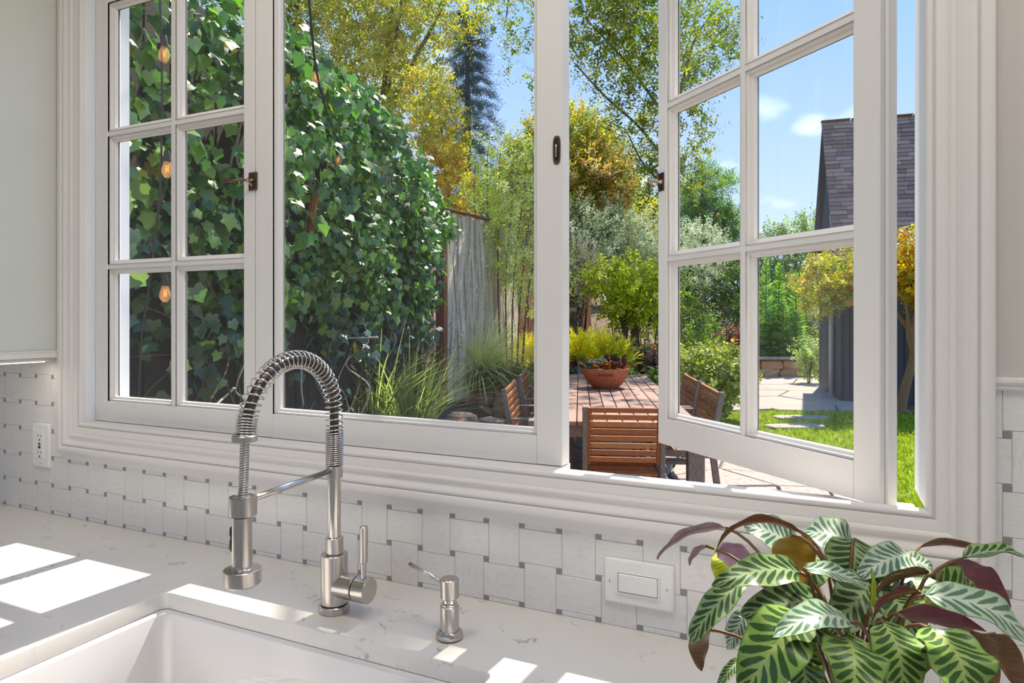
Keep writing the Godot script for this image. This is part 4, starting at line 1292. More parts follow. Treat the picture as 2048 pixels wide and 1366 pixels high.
func garden_ground() -> void:
	var st := smooth()
	var step := 0.3
	var na := 80
	var nd := 150
	var rows := []
	for j in nd + 1:
		var row := []
		for i in na + 1:
			var a := -9.0 + i * step
			var d := 1.35 + j * step
			row.append(gp(a, d, ground_height(a, d)))
		rows.append(row)
	for j in nd:
		for i in na:
			var a := -9.0 + (i + 0.5) * step
			var d := 1.35 + (j + 0.5) * step
			var p := gp(a, d)
			if p.z > -0.16:
				continue
			quad(st, rows[j][i], rows[j][i + 1], rows[j + 1][i + 1], rows[j + 1][i])
	structure("ground", "dark planted soil of the garden", done(st), mats.soil)
	# lawn: a turf sheet with grass standing on it
	var s2 := flat()
	var lawn := [Vector2(2.72, 2.2), Vector2(8.5, -0.6), Vector2(9.5, 10.0), Vector2(6.2, 10.35), Vector2(4.2, 10.6), Vector2(2.95, 10.3), Vector2(2.80, 7.0)]
	for k in range(1, lawn.size() - 1):
		facing(s2, [gp(lawn[0].x, lawn[0].y, -0.055), gp(lawn[k].x, lawn[k].y, -0.055), gp(lawn[k + 1].x, lawn[k + 1].y, -0.055)], gp(4, 6, -9))
	var turf := structure("lawn", "bright green mown lawn", done(s2), mats.lawn_soil)
	var tuft := tuft_mesh(9, 0.055, 0.0042, 0.55, 3)
	var where := []
	var tints := []
	var poly := PackedVector2Array(lawn)
	var pal := [lin("a2b42a"), lin("b8c838"), lin("c9d64a"), lin("8fa424"), lin("d6dc5c")]
	for i in 26000:
		var d := lerpf(4.4, 10.6, pow(rng.randf(), 1.15))
		var a := rng.randf_range(2.7, 8.2)
		if a / d > 0.64 or a / d < 0.28 or not Geometry2D.is_point_in_polygon(Vector2(a, d), poly):
			continue
		var on_stone := false
		for s: Vector2 in [Vector2(4.55, 10.72), Vector2(4.22, 9.85), Vector2(3.80, 9.05)]:
			if absf(a - s.x) < 0.40 and absf(d - s.y) < 0.17:
				on_stone = true
		if on_stone:
			continue
		where.append(Transform3D(Basis(Vector3.UP, rng.randf() * TAU).scaled(Vector3.ONE * rng.randf_range(0.6, 1.25)), gp(a, d, -0.055)))
		tints.append(pal[rng.randi() % 5] * rng.randf_range(0.8, 1.1))
	var grass := many("grass", tuft, mats.blade, where, tints, null)
	tag(grass, "short bright green lawn grass beside the patio", "grass")
	# stepping stones
	var k2 := 0
	for s: Vector2 in [Vector2(4.55, 10.72), Vector2(4.22, 9.85), Vector2(3.80, 9.05)]:
		var o := put("stepping_stone", stone_slab([Vector2(-0.40, -0.10), Vector2(-0.30, -0.17), Vector2(0.22, -0.16), Vector2(0.42, -0.05), Vector2(0.36, 0.12), Vector2(0.05, 0.17), Vector2(-0.34, 0.13)], 0.06), mats.flagstone, null, gp(s.x, s.y, -0.075))
		o.rotation.y = deg_to_rad(25.0 + 4.0 * k2)
		tag(o, ["long flat stepping stone in the lawn, farthest of three, beside the path", "middle one of three flat stepping stones in the lawn", "flat stepping stone in the lawn, nearest of three to the window"][k2], "stepping stone", "stepping stones in the lawn")
		k2 += 1
	# flagstones of the patio and of the path beyond the lawn
	var patio := thing("patio", "pale irregular flagstone patio beneath the dining table", "")
	patio.remove_meta("category")
	patio.set_meta("kind", "structure")
	var bed1 := flat()
	facing(bed1, [gp(-0.35, 2.6, -0.062), gp(2.85, 1.4, -0.062), gp(2.95, 10.35, -0.062), gp(2.0, 9.4, -0.062), gp(-0.2, 7.9, -0.062)], gp(1, 5, -9))
	put("mortar_bed", done(bed1), mats.joint_soil, patio)
	flagstones(patio, PackedVector2Array([Vector2(-0.25, 4.2), Vector2(2.8, 4.2), Vector2(2.9, 9.3), Vector2(0.3, 9.2), Vector2(-0.2, 7.8)]), 0.62, -0.062, 0.032, 5)
	var path := thing("path", "sunny flagstone path between lawn and low rock wall", "")
	path.remove_meta("category")
	path.set_meta("kind", "structure")
	var bed2 := flat()
	facing(bed2, [gp(2.7, 10.45, -0.062), gp(4.2, 10.7, -0.062), gp(6.3, 10.45, -0.062), gp(8.2, 16.8, -0.062), gp(3.6, 16.8, -0.062)], gp(5, 13, -9))
	put("mortar_bed", done(bed2), mats.joint_soil, path)
	flagstones(path, PackedVector2Array([Vector2(2.75, 10.5), Vector2(4.2, 10.8), Vector2(6.2, 10.5), Vector2(8.1, 16.7), Vector2(3.7, 16.7)]), 1.25, -0.062, 0.035, 9)
	var pad := put("stone_pad", stone_slab([Vector2(-0.9, -2.0), Vector2(0.9, -1.8), Vector2(1.2, 0.4), Vector2(0.5, 1.8), Vector2(-0.6, 1.9), Vector2(-1.0, 0.2)], 0.08), mats.flagstone_pink, null, gp(7.7, 26.0, 0.60))
	pad.rotation.y = deg_to_rad(25)
	tag(pad, "pinkish stone terrace far back beside the red-leaved plants", "paving")

func stone_slab(outline: Array, h: float) -> ArrayMesh:
	# a flat stone: chipped upper edge, outline in the plane y = 0
	var st := flat()
	var n := outline.size()
	var c := Vector2.ZERO
	for p: Vector2 in outline:
		c += p
	c /= n
	var b := 0.012
	var mid := Vector3(c.x, h / 2, c.y)
	var top := []
	for k in n:
		var p: Vector2 = outline[k]
		var q: Vector2 = outline[(k + 1) % n]
		var pi := p + (c - p).normalized() * b
		var qi := q + (c - q).normalized() * b
		top.append(Vector3(pi.x, h, pi.y))
		facing(st, [Vector3(p.x, 0, p.y), Vector3(q.x, 0, q.y), Vector3(q.x, h - b * 0.7, q.y), Vector3(p.x, h - b * 0.7, p.y)], mid)
		facing(st, [Vector3(p.x, h - b * 0.7, p.y), Vector3(q.x, h - b * 0.7, q.y), Vector3(qi.x, h, qi.y), Vector3(pi.x, h, pi.y)], mid)
	for k in range(1, n - 1):
		facing(st, [top[0], top[k], top[k + 1]], mid - Vector3(0, 9, 0))
	return done(st)

func flagstones(parent: Node, area: PackedVector2Array, cell: float, y: float, thick: float, seeded: int) -> void:
	# irregular flags: the cells of a shaken grid, their corners cut, laid with open joints
	var r := RandomNumberGenerator.new()
	r.seed = seeded
	var lo := Vector2(1e9, 1e9)
	var hi := Vector2(-1e9, -1e9)
	for p in area:
		lo = lo.min(p)
		hi = hi.max(p)
	var nx := int((hi.x - lo.x) / cell) + 2
	var ny := int((hi.y - lo.y) / cell) + 2
	var grid := []
	for j in ny + 1:
		var row := []
		for i in nx + 1:
			row.append(lo + Vector2(i - 0.5 + (0.5 if j % 2 else 0.0), j - 0.5) * cell + Vector2(r.randf_range(-0.27, 0.27), r.randf_range(-0.27, 0.27)) * cell)
		grid.append(row)
	for j in ny:
		for i in nx:
			var pts := PackedVector2Array([grid[j][i], grid[j][i + 1], grid[j + 1][i + 1], grid[j + 1][i]])
			var cut := Geometry2D.intersect_polygons(pts, area)
			if cut.is_empty():
				continue
			var shrunk := Geometry2D.offset_polygon(cut[0], -0.013, Geometry2D.JOIN_ROUND)
			if shrunk.is_empty():
				continue
			var poly: PackedVector2Array = shrunk[0]
			if absf(area_of(poly)) < 0.03:
				continue
			var c := Vector2.ZERO
			for p in poly:
				c += p
			c /= poly.size()
			var local := []
			for p in poly:
				if local.is_empty() or (p - c).distance_to(local[-1]) > 0.03:
					local.append(p - c)
			# garden axes to house axes
			var turned := []
			for p: Vector2 in local:
				var w := gp(p.x, p.y) - gp(0, 0)
				turned.append(Vector2(w.x, w.z))
			var o := put("flagstone", stone_slab(turned, thick + r.randf_range(-0.004, 0.006)), [mats.flagstone, mats.flagstone_pink][r.randi() % 2], parent)
			o.position = gp(c.x, c.y, y)

func area_of(p: PackedVector2Array) -> float:
	var s := 0.0
	for i in p.size():
		s += p[i].cross(p[(i + 1) % p.size()])
	return s / 2

func tuft_mesh(n: int, tall: float, wide: float, lean: float, seeded: int) -> ArrayMesh:
	var r := RandomNumberGenerator.new()
	r.seed = seeded
	var st := flat()
	for i in n:
		var a := r.randf() * TAU
		var out := Vector3(cos(a), 0, sin(a))
		var side := Vector3(-out.z, 0, out.x)
		var h := tall * r.randf_range(0.6, 1.1)
		var b := out * r.randf() * tall * 0.35
		var l := lean * r.randf_range(0.3, 1.2)
		var m := b + Vector3(0, h * 0.6, 0) + out * h * l * 0.3
		var e := b + Vector3(0, h, 0) + out * h * l
		st.set_color(Color.WHITE * r.randf_range(0.75, 1.1))
		quad(st, b - side * wide * 0.5, b + side * wide * 0.5, m + side * wide * 0.4, m - side * wide * 0.4)
		tri(st, m - side * wide * 0.4, m + side * wide * 0.4, e)
	return done(st)

func shed() -> void:
	var along := Vector2(0.960, -0.281)
	var back := Vector2(0.281, 0.960)
	var apex := Vector2(6.105, 13.0)
	var ridge := 5.19
	var t := thing("shed", "dark grey garden shed with steep brown shingle roof", "shed", gp(5.754, 11.8, GROUND))
	var base := t.position
	var at := func(s: float, b: float, y: float) -> Vector3:
		var q := apex + along * s + back * b
		return gp(q.x, q.y, y) - base
	var long := 6.0
	# gable end of upright boards
	var nb := 16
	for i in nb:
		var b0 := -1.25 + 2.5 * i / nb + 0.004
		var b1 := -1.25 + 2.5 * (i + 1) / nb - 0.004
		var y0: float = ridge - 0.06 - absf(b0) * 1.964
		var y1: float = ridge - 0.06 - absf(b1) * 1.964
		var s := flat()
		var c: Vector3 = at.call(0.05, (b0 + b1) / 2, 2.0)
		facing(s, [at.call(0, b0, -0.1), at.call(0, b1, -0.1), at.call(0, b1, y1), at.call(0, b0, y0)], c)
		facing(s, [at.call(0, b0, -0.1), at.call(0.1, b0, -0.1), at.call(0.1, b0, y0), at.call(0, b0, y0)], c)
		facing(s, [at.call(0, b1, -0.1), at.call(0.1, b1, -0.1), at.call(0.1, b1, y1), at.call(0, b1, y1)], c)
		put("gable_board", done(s), mats.siding, t)
	# front and back walls: boards where they show, one sheet beyond
	for i in 18:
		var s0 := 0.0 + 0.14 * i
		var s := flat()
		var c: Vector3 = at.call(s0 + 0.07, -1.2, 1.2)
		var q := [at.call(s0 + 0.004, -1.26, -0.1), at.call(s0 + 0.136, -1.26, -0.1), at.call(s0 + 0.136, -1.26, 2.62), at.call(s0 + 0.004, -1.26, 2.62), at.call(s0 + 0.004, -1.22, -0.1), at.call(s0 + 0.136, -1.22, -0.1), at.call(s0 + 0.136, -1.22, 2.62), at.call(s0 + 0.004, -1.22, 2.62)]
		facing(s, [q[0], q[1], q[2], q[3]], c)
		facing(s, [q[0], q[4], q[7], q[3]], c)
		facing(s, [q[1], q[5], q[6], q[2]], c)
		put("wall_board", done(s), mats.siding_front, t)
	var w := flat()
	var mid: Vector3 = at.call(3.0, 0.0, 1.5)
	facing(w, [at.call(0, -1.215, -0.1), at.call(long, -1.215, -0.1), at.call(long, -1.215, 2.7), at.call(0, -1.215, 2.7)], mid)
	facing(w, [at.call(2.5, -1.26, -0.1), at.call(long, -1.26, -0.1), at.call(long, -1.26, 2.7), at.call(2.5, -1.26, 2.7)], mid)
	facing(w, [at.call(0, 1.25, -0.1), at.call(long, 1.25, -0.1), at.call(long, 1.25, 2.7), at.call(0, 1.25, 2.7)], mid)
	facing(w, [at.call(long, -1.25, -0.1), at.call(long, 1.25, -0.1), at.call(long, 1.25, 2.7), at.call(long, 0, 5.1), at.call(long, -1.25, 2.7)], mid)
	put("wall", done(w), mats.siding_front, t)
	# roof decks with an overhang past the gable
	var rf := flat()
	for sgn in [-1.0, 1.0]:
		var lowy: float = ridge - 1.42 * 1.964
		var pts := [at.call(-0.12, 0, ridge), at.call(long + 0.12, 0, ridge), at.call(long + 0.12, sgn * 1.42, lowy), at.call(-0.12, sgn * 1.42, lowy)]
		var thick := Vector3(0, -0.10, 0)
		facing(rf, pts, mid)
		facing(rf, [pts[0] + thick, pts[1] + thick, pts[2] + thick, pts[3] + thick], at.call(3, sgn * 3, 9))
		facing(rf, [pts[0], pts[3], pts[3] + thick, pts[0] + thick], mid)
		facing(rf, [pts[3], pts[2], pts[2] + thick, pts[3] + thick], mid)
	put("roof_deck", done(rf), mats.siding, t)
	var r := RandomNumberGenerator.new()
	r.seed = 31
	var rest := flat()
	var course := 0.094
	var down := Vector2(1.0, -1.964).normalized()
	var nrow := 33
	for j in nrow:
		var u0 := j * course
		var s := -0.14 - r.randf() * 0.12
		while s < long + 0.1:
			var wd := r.randf_range(0.20, 0.34)
			var lift := 0.016 + r.randf() * 0.010
			var b0 := -(u0 * down.x)
			var y0 := ridge + 0.012 + u0 * down.y
			var u1 := u0 + course * 1.12 + r.randf_range(-0.006, 0.006)
			var b1 := -(u1 * down.x) - lift * 0.89
			var y1 := ridge + 0.012 + u1 * down.y + lift * 0.45
			var s0 := maxf(s, -0.135)
			var s1 := s + wd - 0.006
			if s1 - s0 > 0.03:
				var a: Vector3 = at.call(s0, b0, y0)
				var b: Vector3 = at.call(s1, b0, y0)
				var c: Vector3 = at.call(s1, b1, y1)
				var d: Vector3 = at.call(s0, b1, y1)
				var inner := (at.call(0, -1.0, 0.0) - at.call(0, 0, 0.0)) as Vector3
				var under := -(inner.normalized() * 0.89 + Vector3.UP * 0.45) * (0.010 + lift * 0.4)
				var tgt := rest
				if s < 1.75:
					tgt = flat()
				var cc := (a + c) / 2 + under * 0.5
				facing(tgt, [a, b, c, d], cc)
				facing(tgt, [d, c, c + under, d + under], cc)
				facing(tgt, [a, d, d + under, a + under], cc)
				facing(tgt, [b, c, c + under, b + under], cc)
				if s < 1.75:
					put("shingle", done(tgt), mats["shingle_%d" % (r.randi() % 4)], t)
			s += wd
	var more := put("shingles_beyond", done(rest), mats.shingle_0, t)
	more.set_meta("kind", "stuff")
	var cap := flat()
	for i in 12:
		bar(cap, at.call(-0.14 + i * 0.53, 0, ridge + 0.022), at.call(0.37 + i * 0.53, 0, ridge + 0.028), 0.13, 0.02, Vector3.UP, 0.004)
	put("ridge_cap", done(cap), mats.shingle_2, t)
	var ds := smooth()
	tube(ds, [at.call(-0.06, -0.72, 3.3), at.call(-0.06, -0.86, 2.9), at.call(-0.055, -0.62, 2.7), at.call(-0.055, -0.62, 0.0)], 0.045, 10)
	put("downspout", done(ds), mats.downspout, t)

# ---------------------------------------------------------------- table and chairs

func turned_to(u: Vector2) -> float:
	# the turn that brings local -z to run along the garden direction u
	var w := gp(u.x, u.y) - gp(0, 0)
	return atan2(-w.x, -w.z)

func patio_furniture() -> void:
	var u := Vector2(0.1, 0.995).normalized()
	var v := Vector2(0.995, -0.1).normalized()
	var near := Vector2(0.700, 4.58)
	var long := 3.85
	var turn := turned_to(u)
	var c := near + u * long / 2
	# local axes: x to the right across the table, z towards the house
	var t := thing("dining_table", "long outdoor dining table of reddish planks on grey legs", "table", gp(c.x, c.y, GROUND), turn)
	var n := 11
	var pitch := 0.104
	for i in n:
		var x := (i - (n - 1) / 2.0) * pitch
		put("plank", box_mesh(Vector3(pitch - 0.007, 0.030, long - 0.01), 0.003), mats["table_plank_%d" % ((i * 5) % 3)], t, Vector3(x, 0.735, 0))
	for sx in [-1, 1]:
		put("apron", box_mesh(Vector3(0.028, 0.085, long - 0.16), 0.003), mats.grey_wood, t, Vector3(sx * 0.52, 0.675, 0))
	for sz in [-1, 1]:
		put("apron", box_mesh(Vector3(1.0, 0.085, 0.028), 0.003), mats.grey_wood, t, Vector3(0, 0.675, sz * (long / 2 - 0.06)))
		put("batten", box_mesh(Vector3(1.0, 0.03, 0.07), 0.003), mats.grey_wood, t, Vector3(0, 0.705, sz * long / 5))
		for sx in [-1, 1]:
			put("leg", box_mesh(Vector3(0.110, 0.755, 0.105), 0.006), mats.grey_wood, t, Vector3(sx * (n * pitch / 2 - 0.055 + 0.022), 0.3765, sz * (long / 2 - 0.040)))
	# the chair seen from behind, then the seats along the sides
	var head := slatted_chair("outdoor_chair", 0.535, 8, false)
	var hc := near + u * 0.06 + v * 0.045
	head.position = gp(hc.x, hc.y, GROUND)
	head.rotation.y = turn
	tag(head, "slatted teak chair at the near end of the table, seen from behind", "chair", "slatted wooden patio chairs")
	var fc := near + u * (long + 0.03)
	copy_thing(head, gp(fc.x, fc.y, GROUND), turn + PI, "slatted wooden chair at the far end of the table, behind the planted bowl")
	var wide := slatted_chair("outdoor_armchair", 0.86, 7, true)
	var spots := [[1.12, 1, "broad slatted wooden seat on the right of the table, nearer the window"], [2.08, 1, "broad slatted wooden seat on the right of the table, farther from the window"], [1.18, -1, "grey-framed slatted seat left of the table, nearer the window"], [2.50, -1, "grey-framed slatted seat left of the table, farther from the window"]]
	for i in 4:
		var q: Array = spots[i]
		var side: int = q[1]
		var p: Vector2 = near + u * float(q[0]) + v * side * 0.56
		var at := gp(p.x, p.y, GROUND)
		# a chair faces its local -z
		var facing_turn := turned_to(v * -side)
		if i == 0:
			wide.position = at
			wide.rotation.y = facing_turn
			tag(wide, q[2], "chair", "slatted wooden patio chairs")
		else:
			copy_thing(wide, at, facing_turn, q[2])
	planted_bowl(near + u * 2.25 + v * 0.02)

func slatted_chair(called: String, w: float, nslat: int, arms: bool) -> Node3D:
	# local: the seat faces -z, the back stands near z = 0.24
	var t := thing(called, "chair", "chair")
	var post := 0.034
	var lean := 0.075
	for sx in [-1, 1]:
		var x: float = sx * (w / 2 - post / 2)
		var st := flat()
		bar(st, Vector3(x, 0.0, 0.275), Vector3(x, 0.46, 0.215), post, 0.05, Vector3.RIGHT if false else Vector3(0, 0, 1), 0.004)
		bar(st, Vector3(x, 0.45, 0.215), Vector3(x, 0.885, 0.215 + lean), post, 0.042, Vector3(0, 0, 1), 0.004)
		put("back_post", done(st), mats.grey_wood, t)
		var s2 := flat()
		bar(s2, Vector3(x, 0.0, -0.235), Vector3(x, 0.44 if not arms else 0.64, -0.215), post, 0.045, Vector3(0, 0, 1), 0.004)
		put("front_leg", done(s2), mats.grey_wood, t)
		var s3 := flat()
		bar(s3, Vector3(x, 0.415, -0.22), Vector3(x, 0.400, 0.23), post * 0.8, 0.055, Vector3.UP, 0.004)
		bar(s3, Vector3(x, 0.16, -0.22), Vector3(x, 0.16, 0.25), post * 0.7, 0.03, Vector3.UP, 0.004)
		put("side_rail", done(s3), mats.grey_wood, t)
		if arms:
			var s4 := flat()
			bar(s4, Vector3(x, 0.645, -0.25), Vector3(x, 0.64, 0.235), 0.05, 0.022, Vector3.UP, 0.005)
			put("arm", done(s4), mats.grey_wood, t)
		var s5 := flat()
		var xi: float = sx * (w / 2 - post - 0.010)
		bar(s5, Vector3(xi, 0.50, 0.2175), Vector3(xi, 0.880, 0.2145 + lean), 0.020, 0.036, Vector3(0, 0, 1), 0.003)
		put("back_stile", done(s5), mats.teak_1, t)
	var inner := w - 2 * post - 0.040
	for i in nslat:
		var f := (i + 0.5) / nslat
		var y := lerpf(0.505, 0.885, f)
		var z := lerpf(0.2175, 0.2145 + lean, f)
		put("slat", box_mesh(Vector3(inner + 0.004, 0.385 / nslat - 0.0155, 0.024), 0.003), mats["teak_%d" % (i % 3)], t, Vector3(0, y, z - 0.004))
	var ns := 9
	for i in ns:
		var f := float(i) / (ns - 1)
		put("seat_slat", box_mesh(Vector3(w - 2 * post, 0.018, 0.040), 0.004), mats["teak_%d" % ((i + 1) % 3)], t, Vector3(0, 0.440 - 0.014 * sin(PI * f) - 0.012 * f, lerpf(-0.225, 0.185, f)))
	var fr := flat()
	box(fr, Vector3(0, 0.405, -0.222), Vector3(w - 2 * post, 0.05, 0.024), 0.003)
	put("front_rail", done(fr), mats.grey_wood, t)
	return t

func planted_bowl(at: Vector2) -> void:
	var base := gp(at.x, at.y, GROUND + 0.750)
	var t := thing("planted_bowl", "shallow terracotta bowl on the table filled with succulents", "planter", base)
	put("bowl", lathed([Vector2(0.0, 0.0), Vector2(0.115, 0.0), Vector2(0.125, 0.004), Vector2(0.165, 0.040), Vector2(0.212, 0.105), Vector2(0.234, 0.160), Vector2(0.240, 0.196), Vector2(0.238, 0.202), Vector2(0.224, 0.202), Vector2(0.220, 0.186), Vector2(0.0, 0.178)], 44), mats.terracotta, t)
	# a scratched wavy band below the rim
	var band := smooth()
	for k in 9:
		var a0 := 0.95 + k * 0.075
		var pts := []
		for j in 6:
			var a := a0 + j * 0.012
			var y := 0.150 + 0.020 * sin(j * 1.3 + k)
			pts.append(Vector3(cos(a) * 0.2330, y, sin(a) * 0.2330))
		tube(band, pts, 0.0022, 5)
	put("scratched_band", done(band), mats.brown_post, t)
	var r := RandomNumberGenerator.new()
	r.seed = 8
	var fat := fat_leaf()
	var kinds := [["grey_succulent", ["8f9a86", "a9ad98", "7b7f70", "b3a79a"], 16, 0.055], ["golden_succulent", ["c98a3c", "b9742c", "d9a556", "a8632c"], 18, 0.045], ["bronze_succulent", ["7c4a44", "94604f", "6a3d3d", "a8765a"], 10, 0.06]]
	for k in kinds.size():
		var kind: Array = kinds[k]
		for i in kind[2]:
			var ang := r.randf() * TAU
			var rad := sqrt(r.randf()) * 0.215
			var px := cos(ang) * rad
			if k == 0 and px > 0.05 or k == 1 and px < -0.04 or k == 2 and absf(px) > 0.16:
				px = -px
			var where := []
			var tints := []
			var centre := Vector3(px, 0.185 + 0.05 * (1.0 - rad / 0.22) + r.randf() * 0.05, sin(ang) * rad)
			for j in 14:
				var g := j * 2.399
				var up := 0.25 + 0.9 * (1.0 - j / 14.0)
				where.append(Transform3D(y_axis_to(Vector3(cos(g), up, sin(g))).scaled(Vector3.ONE * kind[3] * r.randf_range(0.8, 1.2)), centre))
				tints.append(lin(kind[1][r.randi() % 4]))
			many(kind[0], fat, mats.leaf, where, tints, t)
	var sw := []
	var stt := []
	for i in 26:
		var g := r.randf() * TAU
		sw.append(Transform3D(y_axis_to(Vector3(cos(g) * 0.9, r.randf_range(0.3, 1.4), sin(g) * 0.9)).scaled(Vector3(0.07, 0.17, 0.07)), Vector3(0.06 + cos(g) * 0.02 + (0.08 if i % 2 else 0.0), 0.21, sin(g) * 0.03)))
		stt.append(lin(["6e3b36", "84493f", "5d4a3a"][i % 3]))
	many("spiky_succulent", fat, mats.leaf, sw, stt, t)

func fat_leaf() -> ArrayMesh:
	# a spoon-shaped leaf along +y, one unit long
	var st := smooth()
	var prev := []
	var prof := [[0.0, 0.08], [0.3, 0.16], [0.6, 0.26], [0.85, 0.22], [1.0, 0.02]]
	for i in prof.size():
		var row := []
		for k in 6:
			var a := TAU * k / 6
			row.append(Vector3(cos(a) * prof[i][1], prof[i][0], sin(a) * prof[i][1] * 0.45))
		if i > 0:
			for k in 6:
				quad(st, prev[(k + 1) % 6], prev[k], row[k], row[(k + 1) % 6])
		prev = row
	return done(st)

# ---------------------------------------------------------------- plants

func ivy_leaf_mesh(seeded: int) -> ArrayMesh:
	# lobed heart leaf one unit long: base at the origin, tip along +y, upper side towards +z
	var r := RandomNumberGenerator.new()
	r.seed = seeded
	var st := smooth()
	var half := [Vector2(0.0, 0.02), Vector2(0.20, -0.13), Vector2(0.44, -0.06), Vector2(0.43, 0.20), Vector2(0.60, 0.40), Vector2(0.33, 0.56), Vector2(0.14, 0.84), Vector2(0.0, 1.0)]
	var curl := r.randf_range(0.15, 0.5)
	var p3 := func(p: Vector2) -> Vector3:
		return Vector3(p.x, p.y, -curl * p.x * p.x * 0.8 - 0.22 * p.y * p.y + 0.10 * absf(p.x))
	for s in [-1.0, 1.0]:
		var pts := []
		for k in half.size():
			var h: Vector2 = half[k]
			pts.append(Vector2(h.x * s * r.randf_range(0.88, 1.1), h.y + (r.randf_range(-0.03, 0.03) if k > 0 and k < 7 else 0.0)))
		var c := Vector2(0, 0.34)
		for k in pts.size() - 1:
			if s > 0:
				tri(st, p3.call(c), p3.call(pts[k]), p3.call(pts[k + 1]))
			else:
				tri(st, p3.call(c), p3.call(pts[k + 1]), p3.call(pts[k]))
	return done(st)

func sprig_mesh(n: int, tall: float, leaf_l: float, leaf_w: float, open: float, seeded: int, droop := 0.0) -> ArrayMesh:
	# a twig along +y set with simple folded leaves
	var key := "sprig%s" % [[n, tall, leaf_l, leaf_w, open, seeded, droop]]
	if shared.has(key):
		return shared[key]
	var r := RandomNumberGenerator.new()
	r.seed = seeded
	var st := flat()
	for i in n:
		var f := (i + 0.4) / n
		var g := i * 2.399 + r.randf() * 0.6
		var out := Vector3(cos(g), 0, sin(g))
		var b := Vector3(r.randf_range(-0.05, 0.05) * tall, tall * f, r.randf_range(-0.05, 0.05) * tall)
		var dir := (out * open + Vector3(0, 1.0 - open * 0.55 - droop, 0) + Vector3(r.randf_range(-0.3, 0.3), r.randf_range(-0.3, 0.3), r.randf_range(-0.3, 0.3))).normalized()
		var side := dir.cross(Vector3(r.randf_range(-0.4, 0.4), 1, r.randf_range(-0.4, 0.4))).normalized()
		var up := side.cross(dir)
		var l := leaf_l * r.randf_range(0.7, 1.15)
		var w := leaf_w * r.randf_range(0.8, 1.15)
		var m := b + dir * l * 0.5 - up * w * 0.18
		var e := b + dir * l - up * l * 0.12
		st.set_color(Color.WHITE * r.randf_range(0.72, 1.12))
		tri(st, b, m + side * w * 0.5 + up * w * 0.2, e)
		tri(st, b, e, m - side * w * 0.5 + up * w * 0.2)
	shared[key] = done(st)
	return shared[key]

func tints_of(pal: Array) -> Array:
	var out := []
	for h in pal:
		out.append(lin(h))
	return out

func crown(t: Node3D, blobs: Array, sprig: Mesh, count: int, size: float, pal: Array, m: Material, droop := 0.0, shell := 0.55, called := "foliage") -> void:
	# blobs: [across, along, height, radius, squash]; the thing stands at t.position
	var cols := tints_of(pal)
	var weights := []
	var total := 0.0
	for b in blobs:
		total += b[3] * b[3]
		weights.append(total)
	var where := []
	var tints := []
	for i in count:
		var pick := rng.randf() * total
		var k := 0
		while weights[k] < pick:
			k += 1
		var b: Array = blobs[k]
		var d := rand_dir()
		var rad: float = b[3] * pow(lerpf(shell * shell * shell, 1.0, rng.randf()), 0.3333)
		var sq: float = b[4] if b.size() > 4 else 1.0
		var p := gp(b[0], b[1], b[2]) + Vector3(d.x, d.y * sq, d.z) * rad - t.position
		var y := (d * 0.8 + Vector3(0, 0.35 - droop, 0) + rand_dir() * 0.6).normalized()
		where.append(Transform3D(y_axis_to(y).rotated(y, rng.randf() * TAU).scaled(Vector3.ONE * size * rng.randf_range(0.7, 1.3)), p))
		tints.append(cols[rng.randi() % cols.size()] * rng.randf_range(1.0, 1.45))
	many(called, sprig, m, where, tints, t)

func branch(t: Node3D, pts: Array, r0: float, r1: float, m: Material, called := "branch") -> void:
	# pts: [across, along, height]
	var path := []
	for p in pts:
		path.append(gp(p[0], p[1], p[2]) - t.position)
	path = curve_points(path, 5)
	var radii := []
	for i in path.size():
		radii.append(lerpf(r0, r1, float(i) / (path.size() - 1)))
	put(called, tubed(path, radii, 8), m, t)

func plant(called: String, label: String, category: String, a: float, d: float, group := "", y := 1e9) -> Node3D:
	return thing(called, label, category, gp(a, d, ground_height(a, d) if y > 1e8 else y), 0.0, group)

func fence_line(d: float) -> float:
	return -1.40 + 0.126 * (d - 1.6)

